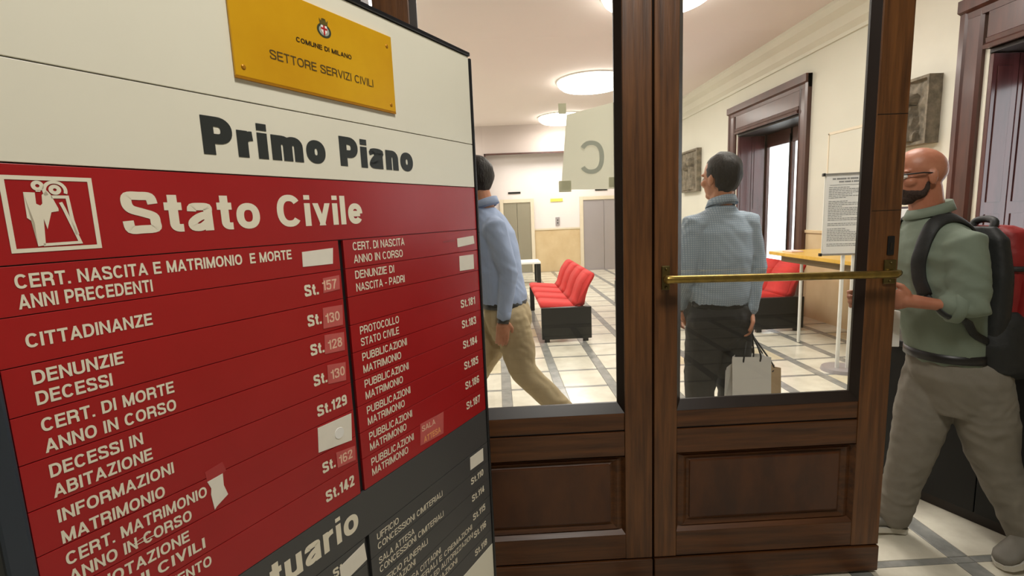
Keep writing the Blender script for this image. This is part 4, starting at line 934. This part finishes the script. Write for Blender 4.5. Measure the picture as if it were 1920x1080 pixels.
# --- bald man, profile, striding left past the leaf
FB = (-.96, .27, 0)
JB = dict(F=FB, HF=(-.99, .14, 0), tilt=.10, pelvis=(1.885, 1.94, .80), belt=(1.84, 1.95, .88), chest=(1.76, 1.95, 1.20), sh=(1.735, 1.95, 1.345), neck=(1.715, 1.95, 1.445), head=(1.668, 1.95, 1.590),
    shL=(1.735, 1.80, 1.325), elL=(1.745, 1.765, 1.09), wrL=(1.575, 1.83, 1.115), shR=(1.75, 2.10, 1.325), elR=(1.74, 2.15, 1.08), wrR=(1.57, 2.05, 1.09),
    hdL=(-.96, .25, .12), hdR=(-.95, -.25, .05), pnL=(.1, .9, .2), pnR=(.1, -.9, .2), tsL=-1, tsR=1, curlL=.8, curlR=.8,
    hipL=(1.905, 1.87, .80), knL=(2.015, 1.875, .42), anL=(2.130, 1.815, .115), toeL=(1.975, 1.765, .012), heelL=(2.165, 1.81, .085), upL=(-.35, 0, .93),
    hipR=(1.855, 2.01, .80), knR=(1.785, 2.01, .42), anR=(1.745, 2.04, .09), toeR=(1.57, 2.07, .03), heelR=(1.80, 2.04, .004),
    torso=[((1.855, 1.95, .835), FB, .15, .130), ((1.845, 1.95, .89), FB, .155, .138), ((1.81, 1.95, 1.0), FB, .160, .142), ((1.775, 1.95, 1.15), FB, .170, .140), ((1.755, 1.95, 1.29), FB, .170, .130), ((1.745, 1.95, 1.375), FB, .14, .105), ((1.725, 1.95, 1.43), FB, .075, .070)],
    hips=[((1.85, 1.95, .855), FB, .148, .132), ((1.875, 1.94, .78), FB, .160, .150), ((1.89, 1.94, .70), FB, .145, .128), ((1.88, 1.94, .62), FB, .11, .09)],
    beltring=((1.848, 1.95, .872), FB, .157, .145))
bald, qb = person('person', 'bald bearded person with glasses in sage shirt, grey trousers and red-black backpack, striding left', JB, SKIN2, SH3, GREYT, SHOE, [.102, .100, .084, .070, .066], hair=False, sleeve='rolled', head_k=.93, wr=.007)
bm = bmesh.new(); kf = lambda a, b_, c_: qb(a, b_, c_) - qb(0, 0, 0)
ell(bm, qb(.026, 0, -.072), kf(.062, 0, 0), kf(0, .0585, 0), kf(0, 0, .034)); ell(bm, qb(.055, 0, -.094), kf(.038, 0, 0), kf(0, .037, 0), kf(0, 0, .026))
for s in (-1, 1): tube(bm, [qb(.004, s * .064, -.030), qb(.008, s * .061, -.055), qb(.02, s * .052, -.075)], [.006, .010, .012], 8)
tube(bm, [qb(.076, -.030, -.062), qb(.088, 0, -.049), qb(.076, .030, -.062)], [.006, .007, .006], 8)
o = fuse('beard', bm, BEARD, None, .004, 2, .0015, .01); keep_world(o, bald)
gl = []
bm = bmesh.new()
for s in (-1, 1):
    ring = [qb(.094, s * .034 + .022 * math.cos(a), .000 + .015 * math.sin(a)) for a in [2 * math.pi * i / 16 for i in range(17)]]
    tube(bm, ring, .0025, 6); tube(bm, [qb(.092, s * .056, .006), qb(.03, s * .078, .010), qb(-.015, s * .082, .006)], .003, 6)
tube(bm, [qb(.094, -.012, .003), qb(.094, .012, .003)], .0025, 6)
o = link('glasses', bm, LEATH, None, True); keep_world(o, bald)
# folder in the hands
o = prism('paper_folder', PAPER, [(1.50, .915), (1.625, .905), (1.62, 1.055), (1.50, 1.065)], 1.93, 1.945, None, 'Y', .002); tag(o, 'white paper folder held by the bald person at the edge of the door leaf', 'folder')
# backpack
bk = empty('backpack', (2.10, 1.93, .80)); bpy.context.view_layer.update()
def rrect(bm, rings, n=28, p=3.2):
    out = None; first = None
    for (c, hx, hy) in rings:
        cur = []
        for i in range(n):
            a = 2 * math.pi * i / n; ca, sa = math.cos(a), math.sin(a)
            x = math.copysign(abs(ca) ** (2 / p), ca) * hx; y = math.copysign(abs(sa) ** (2 / p), sa) * hy; cur.append(bm.verts.new((c[0] - .085 + x, c[1] + .02 + y, c[2])))
        if out:
            for i in range(n): bm.faces.new((out[i], out[(i + 1) % n], cur[(i + 1) % n], cur[i]))
        else: first = cur
        out = cur
    bm.faces.new(first); bm.faces.new(out)
def packpart(nm, mt, rings, wrk=.004):
    bm = bmesh.new(); rrect(bm, rings); o = fuse(nm, bm, mt, None, .008, 2, wrk, .06); keep_world(o, bk); return o
packpart('main_compartment', REDN, [((2.085, 1.92, 1.00), .095, .145), ((2.09, 1.92, 1.12), .100, .150), ((2.085, 1.92, 1.28), .090, .145), ((2.07, 1.92, 1.36), .07, .12), ((2.05, 1.92, 1.385), .04, .08)])
packpart('lower_compartment', NYLON, [((2.075, 1.92, .79), .09, .14), ((2.075, 1.92, .83), .145, .185), ((2.075, 1.92, .93), .160, .195), ((2.08, 1.92, 1.03), .135, .175), ((2.08, 1.92, 1.06), .10, .15)])
packpart('side_pocket', REDN, [((2.10, 1.79, .99), .045, .035), ((2.10, 1.785, 1.06), .055, .045), ((2.10, 1.785, 1.18), .05, .04), ((2.10, 1.79, 1.21), .03, .03)], .003)
packpart('back_pad', NYLON, [((1.985, 1.92, .86), .04, .15), ((1.985, 1.92, 1.0), .05, .165), ((1.985, 1.92, 1.2), .045, .165), ((1.98, 1.92, 1.34), .038, .14), ((1.975, 1.92, 1.385), .02, .10)], .002)
packpart('crossing_band', NYLON, [((2.09, 1.92, 1.215), .112, .160), ((2.09, 1.92, 1.235), .112, .160)], .001)
o = tb('carry_loop', NYLON, spline([(1.92, 1.89, 1.36), (1.935, 1.89, 1.40), (1.94, 1.93, 1.412), (1.935, 1.97, 1.40), (1.92, 1.97, 1.36)]), .014); keep_world(o, bk)
from mathutils.bvhtree import BVHTree
bpy.context.view_layer.update()
shirt_o = [c for c in bald.children if c.name.startswith('shirt')][0]
bvh = BVHTree.FromPolygons([shirt_o.matrix_world @ v.co for v in shirt_o.data.vertices], [tuple(p.vertices) for p in shirt_o.data.polygons])
def ribbon(name, pts, w_, th, mt):
    P_ = []
    for p in spline(pts, 5):
        loc, nn, i_, d__ = bvh.find_nearest(p)
        P_.append((loc + nn * th * .7, nn))
    for _ in range(2): P_ = [P_[0]] + [((P_[i - 1][0] + P_[i][0] * 2 + P_[i + 1][0]) / 4, (P_[i - 1][1] + P_[i][1] + P_[i + 1][1]).normalized()) for i in range(1, len(P_) - 1)] + [P_[-1]]
    rg = []
    for i, (p, nn) in enumerate(P_):
        t_ = (P_[min(i + 1, len(P_) - 1)][0] - P_[max(i - 1, 0)][0]).normalized(); sd_ = t_.cross(nn).normalized(); rg.append((p, sd_ * w_, nn * th))
    bm = bmesh.new(); ringloft(bm, rg, 14); bmesh.ops.recalc_face_normals(bm, faces=bm.faces); o = link(name, bm, mt, None, True); keep_world(o, bk); return o
for s_ in (-1, 1):
    yc = 1.95
    ribbon('shoulder_strap', [(1.92, yc + s_ * .09, 1.34), (1.85, yc + s_ * .10, 1.42), (1.76, yc + s_ * .105, 1.45), (1.66, yc + s_ * .10, 1.42), (1.60, yc + s_ * .10, 1.33), (1.58, yc + s_ * .10, 1.22), (1.60, yc + s_ * .12, 1.12)], .026, .009, NYLON)
    ribbon('lower_strap', [(1.60, yc + s_ * .12, 1.12), (1.65, yc + s_ * .2, 1.04), (1.75, yc + s_ * .22, .99), (1.88, yc + s_ * .18, .95)], .014, .005, NYLON)
tag(bk, 'black and red backpack worn on the bald person\'s back at the right edge', 'backpack')

# --- dark haired man seen from behind through the right pane
FR = (-.22, .975, 0)
def xy(p, dx, dy, z): return (p[0] + dx, p[1] + dy, z)
JR = dict(F=FR, HF=(-.45, .89, 0), pelvis=(1.19, 2.62, .91), belt=(1.19, 2.62, 1.0), chest=(1.19, 2.62, 1.25), sh=(1.19, 2.62, 1.43), neck=(1.185, 2.62, 1.515), head=(1.178, 2.62, 1.652),
    shL=(1.03, 2.59, 1.415), elL=(.985, 2.57, 1.16), wrL=(1.0, 2.70, .96), shR=(1.345, 2.65, 1.415), elR=(1.385, 2.62, 1.17), wrR=(1.338, 2.585, .935),
    hdL=(.1, .5, -.8), hdR=(-.08, -.1, -1), pnL=(1, 0, 0), pnR=(-1, 0, .0), tsL=1, tsR=-1, curlL=.5, curlR=1.25,
    hipL=(1.105, 2.60, .90), knL=(1.09, 2.63, .50), anL=(1.08, 2.58, .09), toeL=(1.03, 2.76, .004), heelL=(1.09, 2.52, .004),
    hipR=(1.275, 2.63, .90), knR=(1.285, 2.66, .50), anR=(1.30, 2.62, .09), toeR=(1.28, 2.80, .004), heelR=(1.31, 2.55, .004),
    torso=[((1.19, 2.62, .985), FR, .152, .118), ((1.19, 2.62, 1.03), FR, .162, .130), ((1.19, 2.62, 1.12), FR, .165, .128), ((1.19, 2.62, 1.25), FR, .175, .128), ((1.19, 2.62, 1.37), FR, .175, .112), ((1.19, 2.62, 1.445), FR, .135, .085), ((1.185, 2.62, 1.505), FR, .068, .064)],
    hips=[((1.19, 2.62, 1.01), FR, .148, .112), ((1.19, 2.62, .92), FR, .165, .128), ((1.19, 2.62, .82), FR, .155, .115), ((1.19, 2.62, .74), FR, .10, .08)],
    beltring=((1.19, 2.62, .992), FR, .156, .121))
pr_, qr = person('person', 'dark-haired person in pale blue check shirt and charcoal trousers, seen from behind, carrying shopping bags', JR, SKIN, SH2, DARKT, LEATH, [.100, .095, .078, .066, .060], wr=.006)
# shopping bags in his right hand
def paper_bag(name, x0, x1, y0, y1, z0, z1, mt, label, hx, cord):
    t = empty(name, ((x0 + x1) / 2, (y0 + y1) / 2, z0)); bpy.context.view_layer.update(); bm = bmesh.new(); e = .004
    cx, cy = (x0 + x1) / 2, (y0 + y1) / 2
    lo = [(x0, y0), (x1, y0), (x1, y1), (x0, y1)]; mid = [(x0, y0), (x1, y0), (x1 - .0, y1), (x0, y1)]
    b = [bm.verts.new((p[0], p[1], z0)) for p in lo]; tp = [bm.verts.new((p[0], cy + (p[1] - cy) * .7, z1 - .012 * (p[0] > cx))) for p in mid]
    gu = [(bm.verts.new((x0 + .02, cy, (z0 + z1) / 2)), bm.verts.new((x0 + .03, cy, z1))), (bm.verts.new((x1 - .02, cy, (z0 + z1) / 2)), bm.verts.new((x1 - .03, cy, z1 - .01)))]
    bm.faces.new(b); bm.faces.new((b[0], b[1], tp[1], tp[0])); bm.faces.new((b[2], b[3], tp[3], tp[2]))
    for (i, j, (m_, t_)) in ((0, 3, gu[0]), (1, 2, gu[1])):
        bm.faces.new((b[i], m_, t_, tp[i])); bm.faces.new((b[j], m_, t_, tp[j])); bm.faces.new((b[i], b[j], m_))
    bmesh.ops.recalc_face_normals(bm, faces=bm.faces); o = link('bag_body', bm, mt, None); keep_world(o, t); sm = o.modifiers.new('s', 'SOLIDIFY'); sm.thickness = .0015
    for dy in (-.5, .5):
        yy = cy + dy * (y1 - y0) * .7
        p = spline([(cx - .045, yy, z1 - .03), (cx - .040, yy, z1 + .01), (hx[0] - .015, hx[1] + dy * .012, hx[2] - .035), hx, (hx[0] + .015, hx[1] + dy * .012, hx[2] - .035), (cx + .045, yy, z1 + .01), (cx + .045, yy, z1 - .03)], 5)
        o = tb('handle', cord, p, .0045, None, 8); keep_world(o, t)
    tag(t, label, 'bag')
HX = (1.332, 2.570, .852)
paper_bag('shopping_bag', 1.215, 1.425, 2.50, 2.60, .415, .715, PAPER, 'white paper shopping bag with dark handles hanging from the right hand', HX, LEATH)
paper_bag('shopping_bag', 1.37, 1.555, 2.63, 2.72, .40, .610, KRAFT, 'lower tan paper bag hanging just behind the white shopping bag', (1.335, 2.583, .850), LEATH)

# --- man in light blue shirt walking left behind the sign
FL = (-.93, .36, 0)
JL = dict(F=FL, HF=(-.93, .36, 0), tilt=.05, pelvis=(.035, 2.87, .92), belt=(.02, 2.87, 1.02), chest=(-.02, 2.87, 1.28), sh=(-.03, 2.87, 1.46), neck=(-.065, 2.87, 1.565), head=(-.115, 2.88, 1.715),
    shL=(-.01, 2.72, 1.44), elL=(.055, 2.70, 1.19), wrL=(.015, 2.68, .935), shR=(-.02, 3.03, 1.44), elR=(-.06, 3.06, 1.18), wrR=(-.22, 3.02, 1.0),
    hdL=(-.10, -.05, -1), hdR=(-.6, 0, -.7), pnL=(-.2, 1, 0), pnR=(0, -1, 0), tsL=1, tsR=-1, curlL=.55, curlR=.55,
    hipL=(.055, 2.80, .91), knL=(.125, 2.80, .60), anL=(.405, 2.86, .265), toeL=(.345, 2.84, .02), heelL=(.440, 2.87, .225), upL=(.8, .1, .55),
    hipR=(.02, 2.95, .91), knR=(-.18, 2.99, .53), anR=(-.36, 3.03, .12), toeR=(-.60, 3.12, .06), heelR=(-.37, 3.03, .01),
    torso=[((.03, 2.87, 1.0), FL, .155, .125), ((.02, 2.87, 1.05), FL, .160, .138), ((.0, 2.87, 1.16), FL, .165, .135), ((-.015, 2.87, 1.30), FL, .172, .138), ((-.02, 2.87, 1.41), FL, .165, .120), ((-.035, 2.87, 1.49), FL, .12, .085), ((-.06, 2.87, 1.55), FL, .068, .064)],
    hips=[((.03, 2.87, 1.02), FL, .148, .118), ((.045, 2.87, .93), FL, .160, .142), ((.05, 2.87, .85), FL, .145, .120), ((.04, 2.87, .78), FL, .10, .08)],
    beltring=((.028, 2.87, 1.0), FL, .158, .130))
pl_, ql = person('person', 'dark-haired person in light blue shirt and khaki trousers, half hidden behind the directory sign', JL, SKIN, SH1, KHAKI, LEATH, [.105, .100, .078, .070, .066], wr=.006)
el, wrp = Vector(JL['elL']), Vector(JL['wrL']); d_ = (wrp - el).normalized()
o = tb('watch', LEATH, [wrp - d_ * .006, wrp + d_ * .016], .0325, None, 18, False); keep_world(o, pl_)
